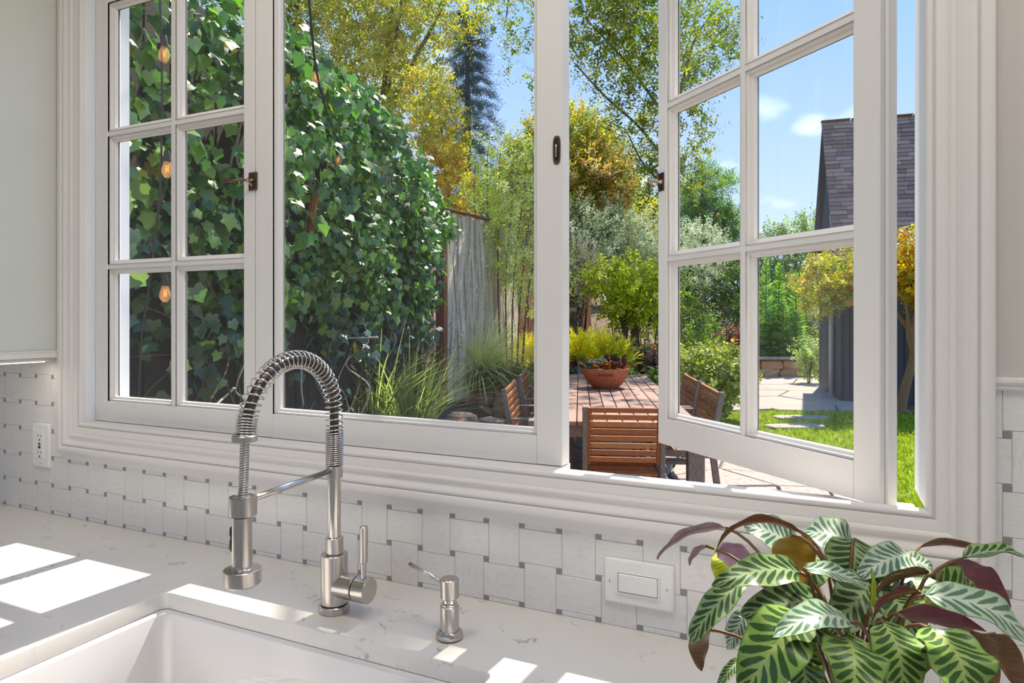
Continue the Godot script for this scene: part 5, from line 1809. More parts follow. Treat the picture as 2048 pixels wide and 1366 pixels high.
func ivy_fence() -> void:
	# boards behind the ivy
	var f := thing("ivy_fence_boards", "dark shaded board fence showing behind the ivy", "fence", gp(fence_line(4.0) - 0.28, 4.0, 0.2))
	var i := 0
	var d := 2.26
	while d < 7.1:
		var a := fence_line(d) - 0.28
		var a2 := fence_line(d + 0.172) - 0.28
		var st := flat()
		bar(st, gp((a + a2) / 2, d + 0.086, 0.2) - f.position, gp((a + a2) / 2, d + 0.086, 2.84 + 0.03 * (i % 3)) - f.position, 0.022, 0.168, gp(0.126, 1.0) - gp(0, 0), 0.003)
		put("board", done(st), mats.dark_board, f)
		d += 0.176
		i += 1
	var t := thing("ivy", "dense dark green ivy covering the fence left of the garden", "ivy", gp(fence_line(4.0) - 0.2, 4.0, 0.4))
	var n := FastNoiseLite.new()
	n.seed = 9
	n.frequency = 0.9
	n.fractal_octaves = 3
	var outward := (gp(1.0, -0.126) - gp(0, 0)).normalized()
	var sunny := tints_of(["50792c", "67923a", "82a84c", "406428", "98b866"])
	var shade_tints := tints_of(["506f56", "435f46", "607c64", "3a5240", "6f8a76", "4a6640"])  # sun and shade put into the leaf tints, above and below
	var turning := tints_of(["b08a2a", "c9a23a", "8a6a2a"])
	var spots := []
	var r := RandomNumberGenerator.new()
	r.seed = 42
	for k in 19000:
		d = 2.24 + 4.81 * pow(r.randf(), 0.85)
		var y := r.randf_range(0.45, 3.15)
		var crest := 2.98 - 0.34 * smoothstep(5.0, 7.0, d) + 0.16 * n.get_noise_1d(d * 2.0)
		if y > crest + 0.1:
			continue
		# thick above, thinning to bare stems low down
		var low := smoothstep(1.12, 1.60, y + 0.30 * n.get_noise_2d(d * 1.7, 40.0) + 0.10 * smoothstep(3.0, 6.5, d))
		if d < 3.0:
			low = smoothstep(0.9, 2.1, y + 0.45 * n.get_noise_2d(d * 2.2, 3.0)) * 0.92 + 0.06
		var holes := n.get_noise_2d(d * 1.3 + 50.0, y * 1.6)
		if r.randf() > low * (0.22 if holes < (-0.14 if d > 3.3 else -0.26) else 1.0) + 0.02:
			continue
		var bulge := 0.10 + 0.30 * smoothstep(1.3, 2.4, y) * (0.6 + 0.5 * n.get_noise_2d(d * 1.2, y * 1.2)) * smoothstep(2.6, 4.0, d + 0.5) + 0.16 * n.get_noise_2d(d * 2.5, y * 2.5 + 9.0)
		bulge *= 1.0 - 0.9 * smoothstep(crest - 0.25, crest + 0.1, y) * 0.6
		var out := maxf(0.0, bulge) + r.randf_range(-0.16, 0.05)
		spots.append([d, y, out, low])
	spots.sort_custom(func(p, q): return p[0] < q[0])
	var shapes := [ivy_leaf_mesh(1), ivy_leaf_mesh(2), ivy_leaf_mesh(3), ivy_leaf_mesh(4)]
	var leaf_mats := []
	for c in ["50792c", "67923a", "406428", "86ac50", "506f56", "435f46", "607c64", "6f8a76", "a8862c"]:  # same sunlit and shaded tones for the single leaves
		var m := plain("ivy_" + c, c, 0.34, 0.0, 0.68)
		m.backlight_enabled = true
		m.backlight = Color(0.55, 0.7, 0.25)
		leaf_mats.append(m)
	var buckets := [[], [], [], []]
	var bt := [[], [], [], []]
	var single := 0
	for q in spots:
		var p: Vector3 = gp(fence_line(q[0]) - 0.2, q[0], q[1]) + outward * q[2] - t.position
		var up_lean := 0.55 if q[1] > 1.6 else 0.3
		var nrm := (outward * 0.9 + Vector3(0, up_lean, 0) + rand_dir() * 0.75 + (gp(0, -1) - gp(0, 0)) * 0.30).normalized()
		var tip := (Vector3(0, -1, 0) + rand_dir() * 0.55).normalized()
		tip = (tip - nrm * tip.dot(nrm)).normalized()
		var size := r.randf_range(0.038, 0.080) * (1.0 if q[1] > 1.0 else 0.85)
		var xf := Transform3D(Basis(tip.cross(nrm), tip, nrm).scaled(Vector3.ONE * size), p)
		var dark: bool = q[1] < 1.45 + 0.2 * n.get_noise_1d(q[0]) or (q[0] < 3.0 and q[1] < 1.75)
		var s := r.randi() % 4
		# the nearest leaves that the panes show stand singly
		if single < 300 and q[0] > 2.1:
			single += 1
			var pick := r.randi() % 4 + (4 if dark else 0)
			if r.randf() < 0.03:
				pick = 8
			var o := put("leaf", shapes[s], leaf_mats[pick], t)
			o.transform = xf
			continue
		buckets[s].append(xf)
		var pal: Array = shade_tints if dark else sunny
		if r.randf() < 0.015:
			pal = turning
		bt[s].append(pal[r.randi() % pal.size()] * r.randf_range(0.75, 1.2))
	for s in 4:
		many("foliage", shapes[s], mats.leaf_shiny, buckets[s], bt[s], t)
	# bare runners over the shaded lower boards
	for k in 26:
		var d0 := r.randf_range(2.2, 6.8)
		var pts := []
		var dd := d0
		var y := r.randf_range(0.45, 0.8)
		for j in 6:
			pts.append(gp(fence_line(dd) - 0.16 + r.randf_range(0.0, 0.10), dd, y) - t.position)
			dd += r.randf_range(-0.22, 0.28)
			y += r.randf_range(0.05, 0.24)
		put("runner", tubed(curve_points(pts, 4), r.randf_range(0.003, 0.007), 5), mats.vine_pale if k % 3 == 0 else mats.twig_dark, t)
	# a lopped, peeling limb and two pale cut ends among the leaves
	var stub := plant("lopped_limb", "orange-brown peeling limb stub showing among the ivy leaves", "branch", fence_line(4.3), 4.3, "", 1.9)
	branch(stub, [[-1.13, 3.75, 1.87], [-1.11, 3.74, 1.96], [-1.11, 3.74, 2.05], [-1.09, 3.73, 2.13]], 0.020, 0.030, mats.stub_bark, "limb")
	branch(stub, [[-1.10, 3.73, 2.12], [-1.05, 3.72, 2.16]], 0.016, 0.008, mats.stub_bark, "spur")
	var cut := plant("cut_stem", "pale horizontal cut stem sticking out of the ivy", "branch", -1.05, 5.0, "", 2.70)
	branch(cut, [[-1.10, 5.0, 2.69], [-1.03, 4.98, 2.70], [-0.93, 4.98, 2.69]], 0.020, 0.006, mats.vine_pale, "stem")
	var stake := plant("garden_stake", "thin pale stick lying level before the shaded fence", "stake", -1.2, 4.6, "", 1.29)
	branch(stake, [[-1.175, 4.60, 1.290], [-1.05, 4.62, 1.291], [-0.92, 4.64, 1.293]], 0.006, 0.006, mats.vine_pale, "stick")

func fence_at(d: float) -> float:
	return -0.72 + 0.342 * (d - 7.2)

func garden_walls() -> void:
	# weathered split-stake fence that carries on beyond the ivy
	var f := thing("stake_fence", "weathered grey split-stake fence with a rusty top rail", "fence", gp(fence_at(8.0), 8.0, 1.0))
	var post := flat()
	bar(post, gp(-0.745, 7.15, 0.4) - f.position, gp(-0.745, 7.15, 2.55) - f.position, 0.10, 0.10, gp(0.3, 1.0) - gp(0, 0), 0.006)
	put("post", done(post), mats.brown_post, f)
	var r := RandomNumberGenerator.new()
	r.seed = 12
	var d := 7.24
	var k := 0
	while d < 14.2:
		var w := r.randf_range(0.075, 0.13) if d < 9.0 else 0.2
		var st := smooth()
		var left := []
		var right := []
		var top := 2.56 + 0.05 * (d - 7.2) + r.randf_range(-0.05, 0.03)
		var ph := r.randf() * TAU
		var fwd := (gp(0.342, 1.0) - gp(0, 0)).normalized()
		var nrm := Vector3(fwd.z, 0, -fwd.x) * -1.0
		if nrm.dot(gp(0, -1) - gp(0, 0)) < 0:
			nrm = -nrm
		for j in 9:
			var y := lerpf(0.5, top, j / 8.0)
			var o := 0.020 * sin(y * 5.0 + ph) + 0.010 * sin(y * 13.0 + ph * 2.0)
			var c := gp(fence_at(d), d, y) - f.position + nrm * (0.012 * sin(y * 5.0 + ph))
			left.append(c + fwd * o)
			right.append(c + fwd * (w * 0.94 + o * 0.7 + 0.004 * sin(y * 23.0)))
		for j in 8:
			quad(st, left[j], right[j], right[j + 1], left[j + 1])
			for e in [left, right]:
				quad(st, e[j], e[j] - nrm * 0.03, e[j + 1] - nrm * 0.03, e[j + 1])
			var ridge0: Vector3 = (left[j] + right[j]) / 2 + nrm * 0.012
			var ridge1: Vector3 = (left[j + 1] + right[j + 1]) / 2 + nrm * 0.012
			quad(st, left[j], ridge0, ridge1, left[j + 1])
			quad(st, ridge0, right[j], right[j + 1], ridge1)
		put("stake", done(st), mats["stake_%d" % (k % 3)] if d < 9.5 else mats.brown_post, f)
		d += w * 1.0
		k += 1
	var cap := flat()
	bar(cap, gp(fence_at(7.1), 7.1, 2.585) - f.position, gp(fence_at(10.6), 10.6, 2.76) - f.position, 0.09, 0.022, Vector3.UP, 0.004)
	put("top_rail", done(cap), mats.brown_post, f)
	var cap2 := flat()
	bar(cap2, gp(fence_at(10.6), 10.6, 2.76) - f.position, gp(fence_at(14.2), 14.2, 2.94) - f.position, 0.09, 0.03, Vector3.UP, 0.004)
	put("top_rail", done(cap2), mats.brown_post, f)
	# dry-laid rock wall holding the left bed
	var w := thing("rock_wall", "dry-laid brown rock wall holding up the planted bed", "wall", gp(-0.4, 8.0, -0.05))
	var courses := [[-0.02, 0.22], [0.20, 0.20], [0.39, 0.17], [0.55, 0.13]]
	for c in courses.size():
		var a := -1.35 - 0.07 * c
		while a < 0.62:
			var wd := r.randf_range(0.13, 0.34)
			var h: float = courses[c][1] * r.randf_range(0.92, 1.12)
			var rock := rock_mesh(Vector3(wd * 0.54, h * 0.56, 0.15), r.randi())
			var o := put("rock", rock, mats["rock_%d" % (r.randi() % 4)], w, gp(a + wd / 2, 7.93 + 0.04 * c + r.randf_range(-0.03, 0.04), courses[c][0] + h / 2 - 0.02) - w.position)
			o.rotation = Vector3(r.randf_range(-0.08, 0.08), deg_to_rad(25) + r.randf_range(-0.15, 0.15), r.randf_range(-0.10, 0.10))
			a += wd * 0.97
	# turn of the wall beyond the table
	for c in 3:
		var dd := 8.1
		while dd < 9.4:
			var wd := r.randf_range(0.2, 0.36)
			var o := put("rock", rock_mesh(Vector3(0.15, 0.13, wd * 0.55), r.randi()), mats["rock_%d" % (r.randi() % 4)], w, gp(0.60, dd + wd / 2, 0.10 + 0.21 * c) - w.position)
			o.rotation.y = deg_to_rad(25) + r.randf_range(-0.15, 0.15)
			dd += wd
	# mulch and loose rocks at its foot
	var mound := smooth()
	var rows := []
	for j in 9:
		var row := []
		for i2 in 13:
			var x := -1.0 + i2 / 6.0
			var z := -1.0 + j / 4.0
			var q := 1.0 - minf(1.0, x * x + z * z)
			row.append(Vector3(x * 0.75, 0.20 * q + 0.02 * sin(x * 9.0 + z * 7.0) * q, z * 0.5))
		rows.append(row)
	for j in 8:
		for i2 in 12:
			quad(mound, rows[j][i2], rows[j + 1][i2], rows[j + 1][i2 + 1], rows[j][i2 + 1])
	var mo := put("mulch_mound", done(mound), mats.mulch, null, gp(-0.60, 6.5, 0.26))
	mo.rotation.y = deg_to_rad(25)
	tag(mo, "reddish mulch heaped in front of the rock wall", "mulch")
	var stones := [[-0.86, 6.55, 0.47, Vector3(0.13, 0.075, 0.09), "small grey rock on the mulch, leftmost of three, beside the strappy leaves"], [-0.50, 6.62, 0.43, Vector3(0.16, 0.07, 0.10), "small rock on the mulch, middle one of three"], [-0.22, 6.72, 0.36, Vector3(0.15, 0.08, 0.11), "small rock on the mulch, rightmost of three, below the rock wall"]]
	for s in stones:
		var o := put("rock", rock_mesh(s[3], r.randi()), mats.rock_3, null, gp(s[0], s[1], s[2]))
		tag(o, s[4], "rock", "loose rocks on the mulch")
	# low edging wall of the upper terrace
	var e := thing("low_rock_wall", "low dark rock edging wall beyond the flagstone path", "wall", gp(6.9, 16.75, -0.05))
	var x := 3.6
	while x < 9.2:
		var wd := r.randf_range(0.35, 0.8)
		for c in 2:
			var o := put("rock", rock_mesh(Vector3(wd * 0.52, 0.14, 0.2), r.randi()), mats["rock_%d" % (r.randi() % 4)], e, gp(x + wd / 2 + 0.1 * c, 16.75 + 0.06 * c, 0.05 + 0.21 * c) - e.position)
			o.rotation.y = deg_to_rad(25) + r.randf_range(-0.1, 0.1)
		x += wd
	var coping := put("coping", stone_slab([Vector2(-1.6, -0.16), Vector2(1.4, -0.18), Vector2(1.5, 0.2), Vector2(-1.5, 0.2)], 0.05), mats.flagstone, e, gp(7.0, 16.72, 0.40) - e.position)
	coping.rotation.y = deg_to_rad(25)
	# far boulders
	var far := [[7.15, 25.2, 0.95, Vector3(0.50, 0.42, 0.4), "large grey boulder far back, left of the round clipped bush"], [8.1, 25.8, 0.98, Vector3(0.75, 0.40, 0.5), "broad pale boulder far back beside the round clipped bush"]]
	for s in far:
		tag(put("boulder", rock_mesh(s[3], r.randi()), mats.boulder, null, gp(s[0], s[1], s[2])), s[4], "boulder", "boulders on the upper terrace")
	var st2 := thing("garden_urn", "weathered grey planter with a small plant far back", "planter", gp(7.05, 24.0, 0.54))
	put("pot", lathed([Vector2(0, 0), Vector2(0.20, 0), Vector2(0.24, 0.25), Vector2(0.32, 0.55), Vector2(0.34, 0.58), Vector2(0.30, 0.58), Vector2(0, 0.52)], 24), mats.boulder, st2)
	crown(st2, [[7.05, 24.0, 1.22, 0.28]], sprig_mesh(9, 0.12, 0.09, 0.05, 0.9, 5), 130, 1.0, ["7f9a5a", "96ad6a", "6b8a4a"], mats.leaf)

func rock_mesh(size: Vector3, seeded: int) -> ArrayMesh:
	var n := FastNoiseLite.new()
	n.seed = seeded % 100000
	n.frequency = 0.9
	n.fractal_octaves = 2
	var st := flat()
	var nu := 10
	var nvv := 6
	var p := func(i: int, j: int) -> Vector3:
		var th := PI * j / nvv
		var ph := TAU * (i % nu) / nu
		var d := Vector3(sin(th) * cos(ph), cos(th), sin(th) * sin(ph))
		# squarish, lumpy
		var k := pow(pow(absf(d.x), 3.2) + pow(absf(d.y), 3.2) + pow(absf(d.z), 3.2), -1.0 / 3.2)
		return d * k * size * (1.0 + 0.28 * n.get_noise_3dv(d * 1.4))
	for j in nvv:
		for i in nu:
			var a: Vector3 = p.call(i, j)
			var b: Vector3 = p.call(i + 1, j)
			var c: Vector3 = p.call(i + 1, j + 1)
			var d: Vector3 = p.call(i, j + 1)
			if j > 0:
				facing(st, [a, b, c], Vector3.ZERO)
			if j < nvv - 1:
				facing(st, [a, c, d], Vector3.ZERO)
	return done(st)

func trees() -> void:
	var oak_leaf := sprig_mesh(12, 0.30, 0.085, 0.040, 1.1, 21)
	var oak_open := sprig_mesh(11, 0.34, 0.075, 0.034, 1.1, 22, 0.5)
	# yellow-green oak behind the ivy
	var t := plant("oak_tree", "large yellow-green oak rising behind the ivy-covered fence", "tree", -2.9, 13.2)
	branch(t, [[-2.9, 13.2, 0.9], [-2.8, 13.2, 3.2], [-2.5, 13.1, 5.2], [-2.3, 13.0, 7.4]], 0.20, 0.06, mats.bark, "trunk")
	branch(t, [[-2.75, 13.2, 4.0], [-3.3, 13.0, 5.4], [-3.9, 12.8, 7.0]], 0.09, 0.03, mats.bark)
	branch(t, [[-2.5, 13.1, 5.2], [-1.9, 12.8, 6.2], [-1.3, 12.6, 7.2]], 0.07, 0.02, mats.bark)
	branch(t, [[-2.4, 13.1, 6.0], [-2.15, 12.4, 6.5], [-1.95, 12.2, 7.4]], 0.05, 0.02, mats.bark)
	crown(t, [[-4.3, 12.6, 7.6, 1.3], [-3.4, 12.6, 6.6, 1.25], [-3.7, 12.8, 5.3, 0.9], [-2.6, 12.6, 7.4, 1.3], [-2.5, 12.6, 5.9, 1.0], [-1.9, 12.4, 6.6, 0.85], [-1.2, 12.6, 7.5, 0.9], [-1.75, 12.2, 5.2, 0.62], [-4.5, 12.8, 4.6, 0.9], [-3.0, 12.9, 8.8, 1.3]], oak_leaf, 4200, 0.95, ["c9c04a", "b0b33c", "ded468", "95a034", "ebe084", "bda550", "a3984a"], mats.leaf, 0.3, 0.3)
	# the oak whose boughs hang into the view from above
	t = plant("oak_tree", "tall oak with loose leafy boughs hanging against the blue sky", "tree", 2.55, 11.6)
	branch(t, [[2.72, 11.6, -0.1], [2.72, 11.6, 1.8], [2.70, 11.5, 4.4], [2.66, 11.3, 6.4], [2.2, 11.0, 7.8]], 0.10, 0.05, mats.bark, "trunk")
	branch(t, [[2.70, 11.5, 4.0], [2.1, 11.2, 4.6], [1.55, 11.0, 5.0], [1.0, 10.8, 5.5]], 0.026, 0.010, mats.bark)
	branch(t, [[2.68, 11.4, 4.4], [2.8, 11.2, 5.2], [3.0, 11.0, 6.0], [3.4, 10.9, 6.5]], 0.03, 0.010, mats.bark)
	branch(t, [[2.5, 11.1, 7.0], [0.9, 10.9, 7.1], [0.1, 10.8, 6.9], [-0.1, 10.8, 6.2]], 0.035, 0.008, mats.bark)
	branch(t, [[2.68, 11.4, 4.7], [1.9, 11.1, 5.6], [1.2, 11.0, 6.3]], 0.026, 0.010, mats.bark)
	branch(t, [[2.68, 11.4, 3.6], [2.2, 11.1, 3.9], [1.85, 11.0, 4.5]], 0.022, 0.008, mats.bark)
	branch(t, [[1.7, 11.0, 7.4], [1.6, 9.4, 8.2], [1.8, 7.0, 8.2], [2.0, 5.0, 7.7]], 0.09, 0.03, mats.bark)  # bough out of view overhead, reaching towards the house
	crown(t, [[1.64, 11.0, 5.95, 0.85], [1.25, 10.9, 6.5, 0.75], [2.15, 11.0, 5.4, 0.80], [2.05, 11.0, 4.6, 0.60], [2.35, 11.1, 3.95, 0.50], [2.95, 10.9, 5.9, 0.62], [2.85, 11.0, 4.6, 0.45], [2.6, 11.0, 3.6, 0.45], [1.0, 10.8, 5.8, 0.24], [2.3, 11.1, 6.6, 0.8], [1.65, 11.0, 7.3, 0.9]], oak_open, 2100, 0.9, ["8a9440", "a3a552", "6f7c38", "b8b468", "66743a", "8f8a4e"], mats.leaf, 0.7, 0.15)
	crown(t, [[0.15, 10.8, 6.35, 0.55, 1.2], [-0.15, 10.8, 6.2, 0.32, 1.3], [0.35, 10.8, 5.2, 0.22, 1.6], [0.0, 10.8, 5.5, 0.16, 2.2], [3.4, 10.9, 6.3, 0.30], [3.62, 10.9, 5.7, 0.20], [3.05, 10.9, 5.3, 0.26], [3.0, 10.9, 4.1, 0.30], [3.0, 10.9, 3.7, 0.2]], oak_open, 330, 0.75, ["8a9a34", "6f8428", "b3ad50", "566c22"], mats.leaf, 0.9, 0.1)
	crown(t, [[2.1, 9.4, 5.6, 0.55], [2.5, 8.8, 5.9, 0.5], [1.75, 9.0, 6.3, 0.5], [2.3, 9.9, 4.9, 0.4], [2.9, 9.6, 5.4, 0.4]], oak_open, 300, 0.85, ["8a9a34", "6f8428", "a3a544", "566c22"], mats.leaf, 0.7, 0.1)  # high foliage, partly out of view, placed to dapple the table with shade
	crown(t, [[2.06, 5.17, 7.25, 0.09, 0.6], [1.995, 5.036, 7.25, 0.09, 0.6], [1.93, 4.9, 7.25, 0.09, 0.6], [1.867, 4.764, 7.25, 0.09, 0.6], [1.803, 4.628, 7.25, 0.09, 0.6]], oak_open, 420, 0.42, ["8a9a34", "6f8428", "566c22"], mats.leaf, 0.4, 0.0)  # out of view overhead, placed to shade the counter right of the faucet
	crown(t, [[2.2, 6.4, 8.1, 0.7, 0.5], [1.7, 8.4, 8.4, 0.8, 0.6]], oak_open, 300, 0.9, ["8a9a34", "6f8428", "566c22"], mats.leaf, 0.6, 0.0)  # more foliage along the overhead bough, out of view
	# blue-green redwood far behind
	t = plant("redwood_tree", "dark blue-green conifer with drooping branches far behind", "tree", -1.72, 26.0)
	branch(t, [[-1.72, 26.0, 0.5], [-1.72, 26.0, 7.0], [-1.70, 26.0, 13.4]], 0.30, 0.03, mats.bark, "trunk")
	var spray := sprig_mesh(22, 0.55, 0.16, 0.020, 0.9, 33)
	var cols := tints_of(["3d5a5e", "4c6b70", "2f484c", "5b7c7c", "46664f"])
	var where := []
	var tints := []
	for i in 120:
		var y := lerpf(5.2, 13.2, (i + rng.randf()) / 120.0)
		var reach := lerpf(2.5, 0.45, smoothstep(5.0, 13.4, y)) * rng.randf_range(0.6, 1.15)
		var g := i * 2.399
		for j in 16:
			var f := (j + 0.5) / 16.0
			var droop := -0.55 * f * f * reach + 0.18 * f
			var p := gp(-1.72 + cos(g) * reach * f, 26.0 + sin(g) * reach * f, y + droop) - t.position
			var out := gp(cos(g), sin(g)) - gp(0, 0)
			var yd := (out + Vector3(rng.randf_range(-0.6, 0.6), rng.randf_range(-0.9, 0.1), rng.randf_range(-0.6, 0.6))).normalized()
			where.append(Transform3D(y_axis_to(yd).scaled(Vector3.ONE * rng.randf_range(0.7, 1.1)), p))
			tints.append(cols[rng.randi() % 5] * rng.randf_range(0.75, 1.2))
	many("foliage", spray, mats.needle, where, tints, t)
	# rounded golden tree
	t = plant("golden_tree", "rounded tree with golden and orange-tinged foliage in the middle", "tree", 1.1, 14.6)
	branch(t, [[1.1, 14.6, 1.1], [1.1, 14.6, 3.0], [1.05, 14.6, 4.3]], 0.14, 0.05, mats.bark, "trunk")
	var plume := sprig_mesh(16, 0.30, 0.10, 0.036, 0.75, 41)
	crown(t, [[1.15, 14.3, 4.95, 0.85, 1.05], [0.55, 14.3, 4.5, 0.72], [1.65, 14.2, 4.6, 0.75], [1.1, 13.9, 4.0, 0.85], [1.85, 14.0, 4.0, 0.62], [0.3, 14.3, 3.8, 0.6], [1.4, 13.8, 3.3, 0.75], [2.0, 13.9, 3.3, 0.45]], plume, 3300, 1.0, ["bdb040", "d6c052", "a0a83a", "e0cc6c", "879a34", "d0ac58", "b2b44c"], mats.leaf, -0.2, 0.6)
	crown(t, [[1.35, 13.6, 4.1, 0.66, 1.3], [1.95, 13.7, 4.2, 0.45, 1.3], [0.75, 13.7, 4.4, 0.45, 1.3], [1.75, 13.5, 3.2, 0.45]], plume, 520, 1.0, ["d6a878", "dfba8c", "cf9f66", "e2c79a"], mats.leaf, -0.1, 0.85, "tinged_foliage")
	# slender pale multi-stemmed tree by the fence
	t = plant("slender_tree", "slender multi-stemmed tree with tiny pale green leaves by the fence", "tree", -0.06, 8.62)
	for i in 7:
		var x := -0.46 + 0.16 * i
		branch(t, [[-0.06 + 0.06 * (i - 3), 8.62, 0.62], [-0.08 + 0.10 * (i - 3), 8.62, 1.85], [x - 0.02, 8.58 + 0.08 * (i % 3), 2.9 + 0.25 * (i % 3)], [x, 8.58, 3.5 + 0.12 * (i % 2)]], 0.014, 0.004, mats.twig_dark, "stem")
	var small := sprig_mesh(12, 0.20, 0.045, 0.026, 1.0, 51)
	crown(t, [[-0.15, 8.55, 3.2, 0.46, 1.2], [-0.34, 8.55, 2.7, 0.36, 1.2], [0.10, 8.55, 2.72, 0.42, 1.3], [0.24, 8.6, 2.05, 0.36, 1.3], [-0.10, 8.55, 2.2, 0.34, 1.2], [0.42, 8.6, 2.9, 0.35, 1.4], [0.46, 8.6, 1.85, 0.35, 1.4], [0.30, 8.6, 3.4, 0.25]], small, 1000, 1.0, ["dedf70", "ecec90", "c4c858", "f2f0b0", "a8b04c"], mats.leaf, 0.0, 0.1)
	# yellow shrub leaning out above the ivy
	t = plant("yellow_tree", "small bright yellow tree leaning over the end of the ivy", "tree", -0.95, 9.4)
	branch(t, [[-0.95, 9.4, 0.7], [-0.95, 9.4, 2.0], [-0.88, 9.3, 3.2], [-1.0, 9.3, 4.2]], 0.03, 0.01, mats.bark, "trunk")
	crown(t, [[-0.80, 9.2, 3.15, 0.26, 1.1], [-0.72, 9.2, 2.75, 0.18], [-0.90, 9.2, 3.55, 0.22]], sprig_mesh(12, 0.16, 0.075, 0.032, 0.9, 61), 330, 0.9, ["d9b31c", "e8c92e", "c99a1c", "f0d84a"], mats.leaf, 0.1, 0.2)
	crown(t, [[-1.0, 9.4, 4.1, 0.36, 1.2], [-1.2, 9.5, 4.6, 0.34], [-0.85, 9.4, 3.9, 0.22], [-1.35, 9.6, 4.0, 0.3]], sprig_mesh(12, 0.16, 0.06, 0.028, 0.9, 62), 520, 0.95, ["bcb63c", "d4c54c", "a3a038", "dcb868", "969c34"], mats.leaf, 0.1, 0.2)
	# layered light conifer to the right
	t = plant("cypress_tree", "fresh green conifer with layered sprays seen through the open sash", "tree", 6.2, 22.0)
	branch(t, [[6.2, 22.0, 0.5], [6.2, 22.0, 4.0], [6.2, 22.0, 6.2]], 0.16, 0.04, mats.bark, "trunk")
	crown(t, [[6.0, 22.0, 5.3, 0.55, 0.6], [6.8, 21.8, 5.75, 0.40, 0.5], [6.3, 21.8, 4.7, 0.75, 0.45], [7.0, 21.9, 4.6, 0.45, 0.5], [6.0, 21.8, 4.0, 0.8, 0.5], [6.9, 21.8, 3.9, 0.6, 0.5], [6.3, 22, 6.0, 0.4, 0.6], [5.7, 22, 3.2, 0.9, 0.5], [6.7, 21.9, 3.3, 0.7, 0.5]], sprig_mesh(18, 0.34, 0.15, 0.03, 0.9, 71), 1500, 1.0, ["7ca048", "94b45a", "638a3e", "abc474", "547a38"], mats.leaf, 0.0, 0.4)
	# maple by the shed
	t = plant("maple_tree", "yellow and orange leaved maple with bent trunk before the shed", "tree", 6.02, 10.35, "", -0.06)
	branch(t, [[5.95, 10.35, -0.06], [6.02, 10.34, 0.35], [6.13, 10.32, 0.80], [6.10, 10.32, 1.20], [6.22, 10.3, 1.7], [6.15, 10.3, 2.3]], 0.085, 0.03, mats.maple_bark, "trunk")
	branch(t, [[6.10, 10.32, 0.95], [6.28, 10.28, 1.2], [6.34, 10.25, 1.7]], 0.045, 0.015, mats.maple_bark)
	branch(t, [[6.10, 10.32, 1.2], [5.7, 10.4, 1.75], [5.2, 10.5, 2.1], [4.8, 10.6, 2.2]], 0.035, 0.01, mats.maple_bark)
	branch(t, [[6.10, 10.32, 1.1], [5.95, 10.2, 1.6], [5.75, 10.1, 2.1]], 0.03, 0.01, mats.maple_bark)
	branch(t, [[6.13, 10.32, 0.85], [5.98, 10.2, 1.1], [5.93, 10.15, 1.5]], 0.025, 0.008, mats.maple_bark)
	var fan := sprig_mesh(13, 0.16, 0.085, 0.038, 1.0, 81, 0.3)
	crown(t, [[6.25, 10.3, 2.35, 0.42], [6.45, 10.25, 2.1, 0.40], [6.1, 10.2, 2.0, 0.36], [6.4, 10.3, 1.7, 0.30], [5.75, 10.2, 2.2, 0.30], [5.5, 10.4, 2.0, 0.28]], fan, 800, 0.9, ["e2b81e", "f0d038", "d29a24", "c4a530", "c9802c", "a8a436"], mats.leaf, 0.4, 0.1)
	crown(t, [[5.0, 10.5, 2.2, 0.34], [4.75, 10.6, 2.0, 0.30], [4.85, 10.6, 1.65, 0.26], [5.2, 10.5, 1.9, 0.26]], fan, 380, 0.8, ["cfc86c", "e2d68c", "bfb85a", "d6b080", "a6ad58"], mats.leaf, 0.4, 0.1)
	# trees and tall bushes that close the view
	var bg := [["background_tree", "dark green tree at the back, left of the golden tree", 0.2, 24.0, [[-0.2, 24.0, 5.2, 1.5], [0.9, 24.0, 4.2, 1.4], [-1.4, 24.0, 4.6, 1.5], [0.2, 24.0, 3.0, 1.5]], ["5a7a34", "6d8c3c", "48652c", "84a04a"], 900], ["background_tree", "mid green tree at the back, right of the golden tree", 4.0, 22.0, [[3.6, 22.0, 4.6, 1.2], [4.6, 22.0, 4.0, 1.2], [4.2, 22.0, 2.8, 1.4], [3.0, 22, 3.4, 1.2], [5.2, 22.3, 3.4, 0.9]], ["5f8a3a", "78a04a", "4a6f2e", "8fb45c"], 1000], ["background_tree", "leafy tree behind the ivy at the far left", -6.0, 12.0, [[-6.2, 12.0, 5.0, 1.6], [-5.2, 11.8, 3.8, 1.3], [-6.4, 12.0, 3.2, 1.5], [-5.2, 12.0, 6.4, 1.3], [-7.0, 11.8, 6.6, 1.4]], ["4f6f26", "6a8a30", "3d5a20", "87993a"], 1200]]
	for b in bg:
		t = plant(b[0], b[1], "tree", b[2], b[3], "trees closing the view")
		var bl: Array = b[4]
		branch(t, [[b[2], b[3], 0.4], [b[2], b[3], 2.4], [bl[0][0], bl[0][1], bl[0][2]]], 0.16, 0.06, mats.bark, "trunk")
		crown(t, bl, sprig_mesh(14, 0.4, 0.13, 0.06, 1.0, 91), b[6], 1.1, b[5], mats.leaf, 0.2, 0.4)

func bush(called: String, label: String, a: float, d: float, blobs: Array, sprig: Mesh, count: int, pal: Array, m: Material, group := "", droop := 0.0, shell := 0.5, stems := 5) -> Node3D:
	var t := plant(called, label, "shrub", a, d, group)
	var y0 := ground_height(a, d)
	for i in stems:
		var b: Array = blobs[i % blobs.size()]
		var off: Vector3 = rand_dir() * float(b[3]) * 0.5
		branch(t, [[a + off.x * 0.15, d + off.z * 0.15, y0 - 0.03], [lerpf(a, b[0], 0.5) + off.x * 0.4, lerpf(d, b[1], 0.5), lerpf(y0, b[2], 0.55)], [b[0] + off.x, b[1] + off.z, b[2] + absf(off.y)]], 0.012, 0.004, mats.twig_dark, "stem")
	crown(t, blobs, sprig, count, 1.0, pal, m, droop, shell)
	return t

